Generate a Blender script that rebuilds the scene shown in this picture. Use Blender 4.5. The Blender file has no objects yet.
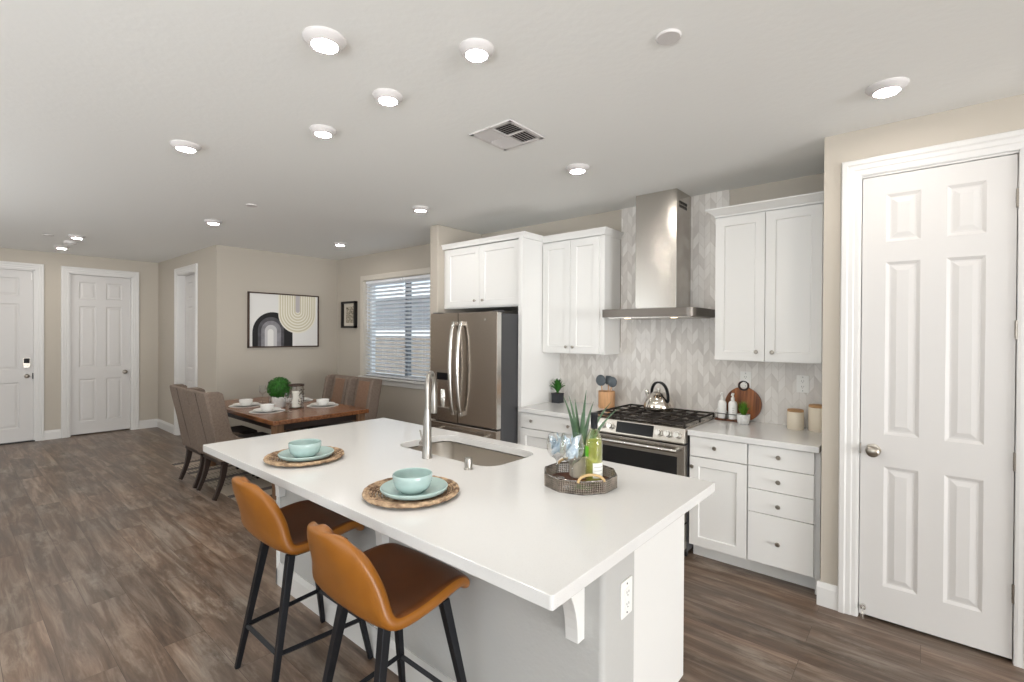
import bpy, bmesh, math, random
from mathutils import Vector, Matrix, Euler

random.seed(7)
SC = bpy.context.scene
COL = SC.collection
PI = math.pi

# ---------------------------------------------------------------- camera, world, light, exposure
CEIL = 2.738
cam_d = bpy.data.cameras.new('camera')
cam = bpy.data.objects.new('camera', cam_d)
COL.objects.link(cam)
_f, _yaw, _pit, _rol = 484.717, math.radians(40.3495), math.radians(-0.3275), math.radians(0.3237)
_c, _s = math.cos(_yaw), math.sin(_yaw)
_fw = Vector((-_s * math.cos(_pit), _c * math.cos(_pit), math.sin(_pit)))
_rt = Vector((_c, _s, 0)); _up = _rt.cross(_fw)
_r2 = _rt * math.cos(_rol) + _up * math.sin(_rol)
_u2 = -_rt * math.sin(_rol) + _up * math.cos(_rol)
cam.matrix_world = Matrix(((_r2.x, _u2.x, -_fw.x, 0), (_r2.y, _u2.y, -_fw.y, 0), (_r2.z, _u2.z, -_fw.z, 1.576), (0, 0, 0, 1)))
cam_d.sensor_fit = 'HORIZONTAL'; cam_d.sensor_width = 36
cam_d.lens = _f / 1024 * 36
cam_d.shift_y = -3.72 / 1024
cam_d.clip_start = 0.05
SC.camera = cam

SC.view_settings.view_transform = 'Standard'
SC.view_settings.look = 'None'
SC.view_settings.gamma = 1
SC.view_settings.use_curve_mapping = False
SC.view_settings.exposure = -0.34

world = bpy.data.worlds.new('sky'); SC.world = world
world.use_nodes = True
_bg = world.node_tree.nodes['Background']
_bg.inputs[0].default_value = (0.80, 0.90, 1.0, 1)
_bg.inputs[1].default_value = 2.2


def area(name, loc, rot, sx, sy, power, col):
    d = bpy.data.lights.new(name, 'AREA'); d.shape = 'RECTANGLE'; d.size = sx; d.size_y = sy
    d.energy = power; d.color = col
    o = bpy.data.objects.new(name, d); COL.objects.link(o); o.location = loc; o.rotation_euler = rot
    return o


# right: daylight from an unseen window; rear pair: added fill aimed at the ceiling
area('daylight_right_window', (9.2, -0.6, 1.25), (0, PI / 2 + math.radians(14), 0), 2.2, 4.8, 900, (0.97, 0.985, 1.0))
area('ceiling_fill_rear', (0.6, -2.75, 1.3), (PI / 2 + math.radians(82), 0, 0), 4.6, 1.9, 350, (0.95, 0.98, 1.0))  # added lamp turned upward to brighten the ceiling
area('ceiling_fill_dining', (-5.6, -2.8, 1.2), (PI / 2 + math.radians(80), 0, 0), 2.4, 1.7, 190, (0.95, 0.98, 1.0))  # added lamp with no known window, lifts the dining side
_sd = bpy.data.lights.new('sun', 'SUN'); _sd.energy = 7.0; _sd.angle = math.radians(1.0); _sd.color = (1.0, 0.96, 0.9)
_so = bpy.data.objects.new('sun', _sd); COL.objects.link(_so)
_so.rotation_euler = Vector((-0.25, -0.5, 0.83)).to_track_quat('Z', 'Y').to_euler()

# ---------------------------------------------------------------- materials
MATS = {}


def srgb(c):
    return tuple(((x / 255) / 12.92 if x / 255 <= 0.04045 else ((x / 255 + 0.055) / 1.055) ** 2.4) for x in c)


def mat(name, rgb, rough=0.5, metal=0.0, var=0.0, vscale=8.0, bump=0.0, bscale=60.0, stretch=None, spec=0.5, trans=0.0, emit=None, coat=0.0, col2=None, ior=1.45):
    m = bpy.data.materials.new(name); m.use_nodes = True
    nt = m.node_tree; p = nt.nodes['Principled BSDF']
    c = srgb(rgb) + (1,)
    p.inputs['Base Color'].default_value = c
    p.inputs['Roughness'].default_value = rough
    p.inputs['Metallic'].default_value = metal
    p.inputs['Specular IOR Level'].default_value = spec
    p.inputs['Transmission Weight'].default_value = trans
    p.inputs['Coat Weight'].default_value = coat
    p.inputs['IOR'].default_value = ior
    if emit:
        p.inputs['Emission Color'].default_value = srgb(emit[0]) + (1,)
        p.inputs['Emission Strength'].default_value = emit[1]
    if var or bump:
        tc = nt.nodes.new('ShaderNodeTexCoord'); mp = nt.nodes.new('ShaderNodeMapping')
        nt.links.new(tc.outputs['Object'], mp.inputs[0])
        if stretch: mp.inputs['Scale'].default_value = stretch
    if var:
        n = nt.nodes.new('ShaderNodeTexNoise'); n.inputs['Scale'].default_value = vscale
        n.inputs['Detail'].default_value = 6
        nt.links.new(mp.outputs[0], n.inputs['Vector'])
        r = nt.nodes.new('ShaderNodeValToRGB')
        c2 = srgb(col2) if col2 else tuple(x * (1 - var) for x in c[:3])
        r.color_ramp.elements[0].color = tuple(c2[:3]) + (1,)
        r.color_ramp.elements[1].color = tuple(min(1, x * (1 + (0 if col2 else var * 0.5))) for x in c[:3]) + (1,)
        r.color_ramp.elements[0].position = 0.35; r.color_ramp.elements[1].position = 0.65
        nt.links.new(n.outputs['Fac'], r.inputs[0]); nt.links.new(r.outputs[0], p.inputs['Base Color'])
    if bump:
        n2 = nt.nodes.new('ShaderNodeTexNoise'); n2.inputs['Scale'].default_value = bscale; n2.inputs['Detail'].default_value = 3
        nt.links.new(mp.outputs[0], n2.inputs['Vector'])
        b = nt.nodes.new('ShaderNodeBump'); b.inputs['Strength'].default_value = bump; b.inputs['Distance'].default_value = 0.004
        nt.links.new(n2.outputs['Fac'], b.inputs['Height']); nt.links.new(b.outputs[0], p.inputs['Normal'])
    MATS[name] = m
    return m


wall_m = mat('greige_wall_paint', (186, 178, 166), 0.75, bump=0.12, bscale=90, spec=0.25)
pony_m = mat('textured_drywall_paint', (184, 183, 180), 0.8, bump=0.45, bscale=45, spec=0.2)
ceil_m = mat('ceiling_paint', (236, 236, 233), 0.85, bump=0.3, bscale=30, spec=0.2)
trim_m = mat('white_trim_paint', (214, 212, 209), 0.38, spec=0.4)
door_m = mat('white_door_paint', (206, 203, 200), 0.42, spec=0.4)
cab_m = mat('white_cabinet_lacquer', (229, 228, 225), 0.4, spec=0.4)
cab_in = mat('cabinet_inner_board', (190, 186, 178), 0.6)  # plain board tone for cabinet insides
steel = mat('brushed_steel', (182, 177, 170), 0.22, 1.0, var=0.06, vscale=30, stretch=(1, 1, 40))
steel_h = mat('brushed_steel_horizontal', (190, 184, 176), 0.24, 1.0, var=0.05, vscale=30, stretch=(1, 40, 40))
fridge_m = mat('slate_steel', (186, 176, 166), 0.26, 1.0, var=0.05, vscale=25, stretch=(1, 1, 40))
chrome = mat('bright_steel', (215, 213, 208), 0.24, 1.0)
nickel = mat('satin_nickel', (165, 158, 148), 0.3, 1.0)
dark_metal = mat('dark_charcoal_metal', (48, 47, 47), 0.5, 0.3)
fridge_side = mat('grey_appliance_side', (74, 74, 76), 0.5, 0.2)
black_gl = mat('black_glass', (14, 14, 15), 0.12, spec=0.25)
black_iron = mat('black_cast_iron', (44, 38, 34), 0.55, spec=0.4, bump=0.2, bscale=200)
black_paint = mat('matte_black_steel', (30, 31, 35), 0.42, 0.4)
leather = mat('cognac_leather', (142, 88, 27), 0.36, var=0.14, vscale=5, bump=0.12, bscale=240, spec=0.5)
leather_in = mat('inner_cognac_leather', (104, 60, 28), 0.36, var=0.2, vscale=5, bump=0.12, bscale=240, spec=0.5)  # darker brown tone for the inner side of the stool shells
fabric = mat('taupe_linen', (126, 112, 101), 0.9, var=0.16, vscale=60, bump=0.4, bscale=260, spec=0.2)
fabric_in = mat('brown_linen', (140, 112, 94), 0.9, var=0.12, vscale=60, bump=0.4, bscale=260, spec=0.2)
fabric_seat = mat('seat_shade_and_seam_fabric', (74, 68, 66), 0.85, var=0.1, vscale=60, bump=0.3, bscale=260, spec=0.2)  # seat shade under the table put into the colour; also the back seam
dark_wood = mat('espresso_wood', (44, 32, 27), 0.4, var=0.2, vscale=8, stretch=(6, 6, 1))
table_m = mat('walnut_brown_wood', (146, 96, 62), 0.26, var=0.4, vscale=5, stretch=(1, 14, 14), col2=(98, 60, 38))
table_leg_m = mat('aged_brown_wood', (120, 90, 66), 0.45, var=0.3, vscale=6, stretch=(12, 12, 1))
white_cer = mat('white_ceramic', (238, 237, 234), 0.22)
for _m in (steel, fridge_m):
    _m.node_tree.nodes['Principled BSDF'].inputs['Anisotropic'].default_value = 0.7
    _m.node_tree.nodes['Principled BSDF'].inputs['Anisotropic Rotation'].default_value = 0.25
aqua = mat('aqua_stoneware', (170, 191, 187), 0.22, var=0.06, vscale=14, coat=0.3)
aqua_rim = mat('pale_aqua_glaze', (176, 204, 200), 0.25, coat=0.3)
wicker = mat('woven_seagrass', (196, 168, 136), 0.85, var=0.5, vscale=34, bump=0.6, bscale=120, col2=(100, 74, 54))
bead_m = mat('silvered_bead', (150, 140, 130), 0.28, 0.75, var=0.35, vscale=25)
rope_m = mat('natural_rope', (196, 166, 120), 0.85, bump=0.5, bscale=200)
leaf_g = mat('deep_green_leaf', (58, 116, 44), 0.5, var=0.35, vscale=20)
leaf_b = mat('bright_green_leaf', (92, 140, 38), 0.5, var=0.3, vscale=20)
leaf_top = mat('boxwood_leaf', (44, 104, 26), 0.55, var=0.45, vscale=30)
aloe_m = mat('grey_green_aloe', (86, 112, 84), 0.42, var=0.3, vscale=18, col2=(58, 86, 60))
soil_m = mat('potting_soil', (54, 40, 30), 0.95, bump=0.6, bscale=120)
black_pot = mat('black_embossed_ceramic', (46, 48, 54), 0.5, bump=0.9, bscale=70)
pot_taupe = mat('marbled_stone_pot', (196, 186, 170), 0.5, var=0.25, vscale=16)
pale_wood = mat('pale_turned_wood', (214, 166, 122), 0.5, var=0.2, vscale=6, stretch=(10, 10, 1))
acacia = mat('acacia_wood', (146, 84, 40), 0.4, var=0.5, vscale=9, stretch=(6, 6, 0.6), col2=(86, 44, 18))
acacia_d = mat('dark_acacia_wood', (90, 50, 26), 0.45, var=0.4, vscale=9, stretch=(8, 8, 0.6))
silicone = mat('slate_silicone', (84, 92, 98), 0.55)
canister_m = mat('cream_stoneware', (224, 212, 192), 0.45)
cork_m = mat('tan_wood_lid', (190, 148, 104), 0.55, var=0.2, vscale=10)
label_m = mat('paper_label', (234, 234, 226), 0.6)
ink_m = mat('printed_ink', (196, 196, 190), 0.6)
green_lab = mat('green_label', (106, 190, 40), 0.5)
plate_m = mat('white_plastic', (238, 237, 233), 0.35)
dark_slot = mat('dark_slot', (40, 38, 36), 0.7)
napkin_m = mat('blue_white_napkin', (222, 230, 234), 0.85, var=0.35, vscale=50, col2=(160, 180, 196))
vinyl = mat('white_vinyl', (232, 234, 236), 0.35)
blind_m = mat('white_blind_slat', (236, 238, 242), 0.45)
cord_m = mat('white_cord', (226, 226, 226), 0.7)
frame_dark = mat('dark_walnut_frame', (66, 48, 38), 0.45)
frame_black = mat('black_frame', (26, 24, 24), 0.4)
canvas_m = mat('off_white_canvas', (226, 224, 220), 0.8, bump=0.2, bscale=300)
paint_black = mat('black_paint', (30, 29, 31), 0.7)
paint_d = mat('charcoal_paint', (84, 82, 86), 0.75, var=0.3, vscale=14)
paint_m = mat('mid_grey_paint', (138, 136, 140), 0.75, var=0.2, vscale=14)
paint_l = mat('light_grey_paint', (196, 194, 194), 0.75)
paint_w = mat('white_paint', (228, 226, 222), 0.75)
paint_cream = mat('cream_gold_paint', (232, 228, 214), 0.75)
paint_gold = mat('ochre_line_paint', (206, 197, 170), 0.75)
paint_lilac = mat('lilac_grey_paint', (186, 180, 180), 0.75)
sketch_m = mat('ink_sketch_print', (206, 196, 176), 0.8, var=0.8, vscale=55, col2=(70, 62, 54))
mat_board = mat('cream_mat_board', (206, 198, 184), 0.8)
fence_m = mat('weathered_fence_wood', (160, 148, 138), 0.9, var=0.25, vscale=6, stretch=(8, 8, 1))
siding_m = mat('neighbour_stucco', (176, 176, 180), 0.9, var=0.05, vscale=2)
fascia_m = mat('white_fascia', (240, 240, 240), 0.7)
gravel_m = mat('side_yard_gravel', (150, 144, 136), 0.95, var=0.3, vscale=60)
candle_m = mat('ivory_candle', (240, 236, 226), 0.5)
silver_m = mat('antique_silver', (170, 164, 158), 0.22, 0.9, var=0.4, vscale=50, col2=(70, 62, 58))
lens_m = mat('glowing_lamp_lens', (255, 246, 232), 0.4, emit=((255, 249, 242), 260))
hood_lens = mat('warm_hood_lamp', (255, 236, 205), 0.4, emit=((255, 226, 186), 8))
trim_ring = mat('white_lamp_trim', (208, 204, 202), 0.55)
screen_m = mat('dark_display', (20, 22, 26), 0.1)
digit_m = mat('dim_display_digit', (120, 150, 160), 0.4)
tan_base = mat('sink_basin_steel', (206, 200, 192), 0.32, 1.0)
water_m = None


faucet_m = mat('brushed_faucet_nickel', (164, 160, 154), 0.34, 1.0)


def glass_mat(name, tint, refl=0.12, rough=0.02):
    m = bpy.data.materials.new(name); m.use_nodes = True; nt = m.node_tree
    for n in list(nt.nodes): nt.nodes.remove(n)
    out = nt.nodes.new('ShaderNodeOutputMaterial'); mix = nt.nodes.new('ShaderNodeMixShader')
    t = nt.nodes.new('ShaderNodeBsdfTransparent'); t.inputs[0].default_value = tuple(tint) + (1,)
    g = nt.nodes.new('ShaderNodeBsdfGlossy'); g.inputs['Roughness'].default_value = rough
    lw = nt.nodes.new('ShaderNodeLayerWeight'); lw.inputs[0].default_value = refl
    nt.links.new(lw.outputs['Facing'], mix.inputs[0]); nt.links.new(t.outputs[0], mix.inputs[1]); nt.links.new(g.outputs[0], mix.inputs[2])
    nt.links.new(mix.outputs[0], out.inputs[0])
    MATS[name] = m
    return m


glass_m = glass_mat('clear_glass', (0.96, 0.97, 0.97), 0.35)
pane_m = glass_mat('window_glass', (0.93, 0.96, 0.97), 0.08)
bottle_m = glass_mat('pale_green_bottle_glass', (0.95, 0.98, 0.80), 0.4)
wine_m = bpy.data.materials.new('white_wine'); wine_m.use_nodes = True
_n = wine_m.node_tree.nodes; _l = wine_m.node_tree.links
for _x in list(_n): _n.remove(_x)
_o = _n.new('ShaderNodeOutputMaterial'); _mx = _n.new('ShaderNodeMixShader'); _t = _n.new('ShaderNodeBsdfTransparent'); _d = _n.new('ShaderNodeBsdfTranslucent'); _a = _n.new('ShaderNodeMixShader'); _df = _n.new('ShaderNodeBsdfDiffuse')
_t.inputs[0].default_value = (.95, .95, .6, 1); _d.inputs[0].default_value = (.86, .87, .42, 1); _df.inputs[0].default_value = (.86, .87, .42, 1)
_a.inputs[0].default_value = .5; _mx.inputs[0].default_value = .3
_l.new(_d.outputs[0], _a.inputs[1]); _l.new(_df.outputs[0], _a.inputs[2]); _l.new(_t.outputs[0], _mx.inputs[1]); _l.new(_a.outputs[0], _mx.inputs[2]); _l.new(_mx.outputs[0], _o.inputs[0])


def floor_material():
    m = bpy.data.materials.new('grey_brown_plank_floor'); m.use_nodes = True
    nt = m.node_tree; N = nt.nodes; L = nt.links; p = N['Principled BSDF']
    tc = N.new('ShaderNodeTexCoord')
    br = N.new('ShaderNodeTexBrick'); br.offset = 0.37; br.offset_frequency = 2
    br.inputs['Scale'].default_value = 1; br.inputs['Brick Width'].default_value = 1.22; br.inputs['Row Height'].default_value = 0.18
    br.inputs['Mortar Size'].default_value = 0.0011; br.inputs['Mortar Smooth'].default_value = 0.2; br.inputs['Bias'].default_value = 0
    br.inputs['Color1'].default_value = (0, 0, 0, 1); br.inputs['Color2'].default_value = (1, 1, 1, 1)
    br.inputs['Mortar'].default_value = (0.5, 0.5, 0.5, 1)
    L.new(tc.outputs['Object'], br.inputs['Vector'])
    # plank random offset for grain
    sep = N.new('ShaderNodeSeparateXYZ'); L.new(tc.outputs['Object'], sep.inputs[0])
    cmb = N.new('ShaderNodeCombineXYZ')
    mx = N.new('ShaderNodeMath'); mx.operation = 'MULTIPLY'; mx.inputs[1].default_value = 0.9; L.new(sep.outputs[0], mx.inputs[0])
    my = N.new('ShaderNodeMath'); my.operation = 'MULTIPLY'; my.inputs[1].default_value = 9.0; L.new(sep.outputs[1], my.inputs[0])
    mz = N.new('ShaderNodeMath'); mz.operation = 'MULTIPLY'; mz.inputs[1].default_value = 30.0; L.new(br.outputs['Color'], mz.inputs[0])
    L.new(mx.outputs[0], cmb.inputs[0]); L.new(my.outputs[0], cmb.inputs[1]); L.new(mz.outputs[0], cmb.inputs[2])
    n1 = N.new('ShaderNodeTexNoise'); n1.inputs['Scale'].default_value = 1.6; n1.inputs['Detail'].default_value = 8; n1.inputs['Roughness'].default_value = 0.65; n1.inputs['Distortion'].default_value = 0.6
    L.new(cmb.outputs[0], n1.inputs['Vector'])
    r1 = N.new('ShaderNodeValToRGB'); e = r1.color_ramp.elements
    e[0].position = 0.28; e[0].color = srgb((72, 57, 46)) + (1,)
    e[1].position = 0.74; e[1].color = srgb((158, 141, 126)) + (1,)
    k = r1.color_ramp.elements.new(0.48); k.color = srgb((108, 89, 75)) + (1,)
    L.new(n1.outputs['Fac'], r1.inputs[0])
    # fine grain
    cm2 = N.new('ShaderNodeMapping'); cm2.inputs['Scale'].default_value = (6, 120, 1)
    L.new(tc.outputs['Object'], cm2.inputs[0])
    n2 = N.new('ShaderNodeTexNoise'); n2.inputs['Scale'].default_value = 1.0; n2.inputs['Detail'].default_value = 5
    L.new(cm2.outputs[0], n2.inputs['Vector'])
    mr = N.new('ShaderNodeMapRange'); mr.inputs['To Min'].default_value = 0.78; mr.inputs['To Max'].default_value = 1.2
    L.new(n2.outputs['Fac'], mr.inputs[0])
    # pale worn streaks and warm patches
    mp3 = N.new('ShaderNodeMapping'); mp3.inputs['Scale'].default_value = (1.6, 5.5, 1); L.new(tc.outputs['Object'], mp3.inputs[0])
    n3 = N.new('ShaderNodeTexNoise'); n3.inputs['Scale'].default_value = 1.3; n3.inputs['Detail'].default_value = 7; n3.inputs['Roughness'].default_value = 0.7
    L.new(mp3.outputs[0], n3.inputs['Vector'])
    r3 = N.new('ShaderNodeValToRGB'); r3.color_ramp.elements[0].position = 0.54; r3.color_ramp.elements[0].color = (0, 0, 0, 1); r3.color_ramp.elements[1].position = 0.72; r3.color_ramp.elements[1].color = (1, 1, 1, 1)
    L.new(n3.outputs['Fac'], r3.inputs[0])
    n4 = N.new('ShaderNodeTexNoise'); n4.inputs['Scale'].default_value = 0.9; n4.inputs['Detail'].default_value = 4; L.new(mp3.outputs[0], n4.inputs['Vector'])
    r4 = N.new('ShaderNodeValToRGB'); r4.color_ramp.elements[0].position = 0.4; r4.color_ramp.elements[0].color = (0.92, 0.98, 1.02, 1); r4.color_ramp.elements[1].position = 0.62; r4.color_ramp.elements[1].color = (1.03, 0.99, 0.95, 1)
    L.new(n4.outputs['Fac'], r4.inputs[0])
    m3 = N.new('ShaderNodeMix'); m3.data_type = 'RGBA'; L.new(r3.outputs[0], m3.inputs['Factor'])
    L.new(r1.outputs[0], m3.inputs[6]); m3.inputs[7].default_value = srgb((152, 137, 123)) + (1,)
    m4 = N.new('ShaderNodeVectorMath'); m4.operation = 'MULTIPLY'; L.new(m3.outputs[2], m4.inputs[0]); L.new(r4.outputs[0], m4.inputs[1])
    # per plank tone
    mr2 = N.new('ShaderNodeMapRange'); mr2.inputs['To Min'].default_value = 0.8; mr2.inputs['To Max'].default_value = 1.18
    L.new(br.outputs['Color'], mr2.inputs[0])
    mm = N.new('ShaderNodeMath'); mm.operation = 'MULTIPLY'; L.new(mr.outputs[0], mm.inputs[0]); L.new(mr2.outputs[0], mm.inputs[1])
    mul = N.new('ShaderNodeVectorMath'); mul.operation = 'SCALE'; L.new(m4.outputs[0], mul.inputs[0]); L.new(mm.outputs[0], mul.inputs['Scale'])
    # seams
    mix = N.new('ShaderNodeMix'); mix.data_type = 'RGBA'
    L.new(br.outputs['Fac'], mix.inputs['Factor']); L.new(mul.outputs[0], mix.inputs[6]); mix.inputs[7].default_value = srgb((72, 59, 50)) + (1,)
    L.new(mix.outputs[2], p.inputs['Base Color'])
    rr = N.new('ShaderNodeMapRange'); rr.inputs['To Min'].default_value = 0.28; rr.inputs['To Max'].default_value = 0.42
    L.new(n1.outputs['Fac'], rr.inputs[0]); L.new(rr.outputs[0], p.inputs['Roughness'])
    b = N.new('ShaderNodeBump'); b.inputs['Strength'].default_value = 0.25; b.inputs['Distance'].default_value = 0.002
    L.new(n2.outputs['Fac'], b.inputs['Height']); L.new(b.outputs[0], p.inputs['Normal'])
    p.inputs['Specular IOR Level'].default_value = 0.45
    return m


def quartz_material():
    m = bpy.data.materials.new('white_quartz'); m.use_nodes = True
    nt = m.node_tree; N = nt.nodes; L = nt.links; p = N['Principled BSDF']
    tc = N.new('ShaderNodeTexCoord')
    v = N.new('ShaderNodeTexVoronoi'); v.inputs['Scale'].default_value = 160
    L.new(tc.outputs['Object'], v.inputs['Vector'])
    r = N.new('ShaderNodeValToRGB'); e = r.color_ramp.elements
    e[0].position = 0.0; e[0].color = srgb((202, 201, 200)) + (1,); e[1].position = 0.25; e[1].color = srgb((217, 216, 214)) + (1,)
    L.new(v.outputs['Distance'], r.inputs[0]); L.new(r.outputs[0], p.inputs['Base Color'])
    p.inputs['Roughness'].default_value = 0.13; p.inputs['Specular IOR Level'].default_value = 0.5
    return m


def tile_material():
    m = bpy.data.materials.new('chevron_marble_tile'); m.use_nodes = True
    nt = m.node_tree; N = nt.nodes; L = nt.links; p = N['Principled BSDF']

    def M(op, a, b=None):
        n = N.new('ShaderNodeMath'); n.operation = op
        for i, v in enumerate((a, b)):
            if v is None: continue
            if isinstance(v, (int, float)): n.inputs[i].default_value = v
            else: L.new(v, n.inputs[i])
        return n.outputs[0]
    g = N.new('ShaderNodeNewGeometry'); s = N.new('ShaderNodeSeparateXYZ'); L.new(g.outputs['Position'], s.inputs[0])
    W, H, A = 0.046, 0.088, 0.062
    xc = M('DIVIDE', s.outputs[0], W)
    col = M('FLOOR', xc); fx = M('FRACT', xc)
    tri = M('PINGPONG', xc, 1.0)
    zz = M('DIVIDE', M('ADD', s.outputs[2], M('MULTIPLY', tri, -A)), H)
    row = M('FLOOR', zz); fz = M('FRACT', zz)
    cmb = N.new('ShaderNodeCombineXYZ'); L.new(col, cmb.inputs[0]); L.new(row, cmb.inputs[1])
    wn = N.new('ShaderNodeTexWhiteNoise'); wn.noise_dimensions = '3D'; L.new(cmb.outputs[0], wn.inputs['Vector'])
    # marble veining with a random shift per tile
    add = N.new('ShaderNodeVectorMath'); add.operation = 'ADD'; L.new(g.outputs['Position'], add.inputs[0]); L.new(wn.outputs['Color'], add.inputs[1])
    mpn = N.new('ShaderNodeMapping'); mpn.inputs['Scale'].default_value = (14, 14, 5); L.new(add.outputs[0], mpn.inputs[0])
    nz = N.new('ShaderNodeTexNoise'); nz.inputs['Scale'].default_value = 1.6; nz.inputs['Detail'].default_value = 5; L.new(mpn.outputs[0], nz.inputs['Vector'])
    val = M('ADD', M('MULTIPLY', wn.outputs['Value'], 0.62), M('MULTIPLY', nz.outputs['Fac'], 0.45))
    r = N.new('ShaderNodeValToRGB'); e = r.color_ramp.elements
    e[0].position = 0.15; e[0].color = srgb((204, 198, 192)) + (1,)
    e[1].position = 0.85; e[1].color = srgb((234, 230, 225)) + (1,)
    k = e.new(0.5); k.color = srgb((221, 216, 210)) + (1,)
    L.new(val, r.inputs[0])
    ex = M('MINIMUM', fx, M('SUBTRACT', 1.0, fx)); ez = M('MINIMUM', fz, M('SUBTRACT', 1.0, fz))
    gr = M('MAXIMUM', M('LESS_THAN', ex, 0.022), M('LESS_THAN', ez, 0.02))
    mix = N.new('ShaderNodeMix'); mix.data_type = 'RGBA'
    L.new(gr, mix.inputs['Factor']); L.new(r.outputs[0], mix.inputs[6]); mix.inputs[7].default_value = srgb((204, 198, 190)) + (1,)
    L.new(mix.outputs[2], p.inputs['Base Color'])
    p.inputs['Roughness'].default_value = 0.3
    b = N.new('ShaderNodeBump'); b.inputs['Strength'].default_value = 0.3; b.inputs['Distance'].default_value = 0.001; b.invert = True
    L.new(gr, b.inputs['Height']); L.new(b.outputs[0], p.inputs['Normal'])
    return m


def rug_material():
    m = bpy.data.materials.new('striped_woven_rug'); m.use_nodes = True
    nt = m.node_tree; N = nt.nodes; L = nt.links; p = N['Principled BSDF']
    tc = N.new('ShaderNodeTexCoord'); s = N.new('ShaderNodeSeparateXYZ'); L.new(tc.outputs['Object'], s.inputs[0])

    def M(op, a, b=None):
        n = N.new('ShaderNodeMath'); n.operation = op
        for i, v in enumerate((a, b)):
            if v is None: continue
            if isinstance(v, (int, float)): n.inputs[i].default_value = v
            else: L.new(v, n.inputs[i])
        return n.outputs[0]
    band = M('FLOOR', M('MULTIPLY', s.outputs[0], 11.0))
    wn = N.new('ShaderNodeTexWhiteNoise'); wn.noise_dimensions = '1D'; L.new(band, wn.inputs['W'])
    dash = M('FRACT', M('MULTIPLY', s.outputs[1], 28.0))
    dx = M('FRACT', M('MULTIPLY', s.outputs[0], 33.0))
    dot = M('MULTIPLY', M('GREATER_THAN', dash, 0.5), M('GREATER_THAN', dx, 0.45))
    dark = M('MAXIMUM', M('GREATER_THAN', wn.outputs['Value'], 0.62), M('MULTIPLY', dot, M('GREATER_THAN', wn.outputs['Value'], 0.3)))
    mix = N.new('ShaderNodeMix'); mix.data_type = 'RGBA'; L.new(dark, mix.inputs['Factor'])
    mix.inputs[6].default_value = srgb((166, 152, 136)) + (1,); mix.inputs[7].default_value = srgb((92, 84, 80)) + (1,)
    L.new(mix.outputs[2], p.inputs['Base Color']); p.inputs['Roughness'].default_value = 0.95
    return m


floor_m = floor_material(); quartz = quartz_material(); tile_m = tile_material(); rug_m = rug_material()


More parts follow.
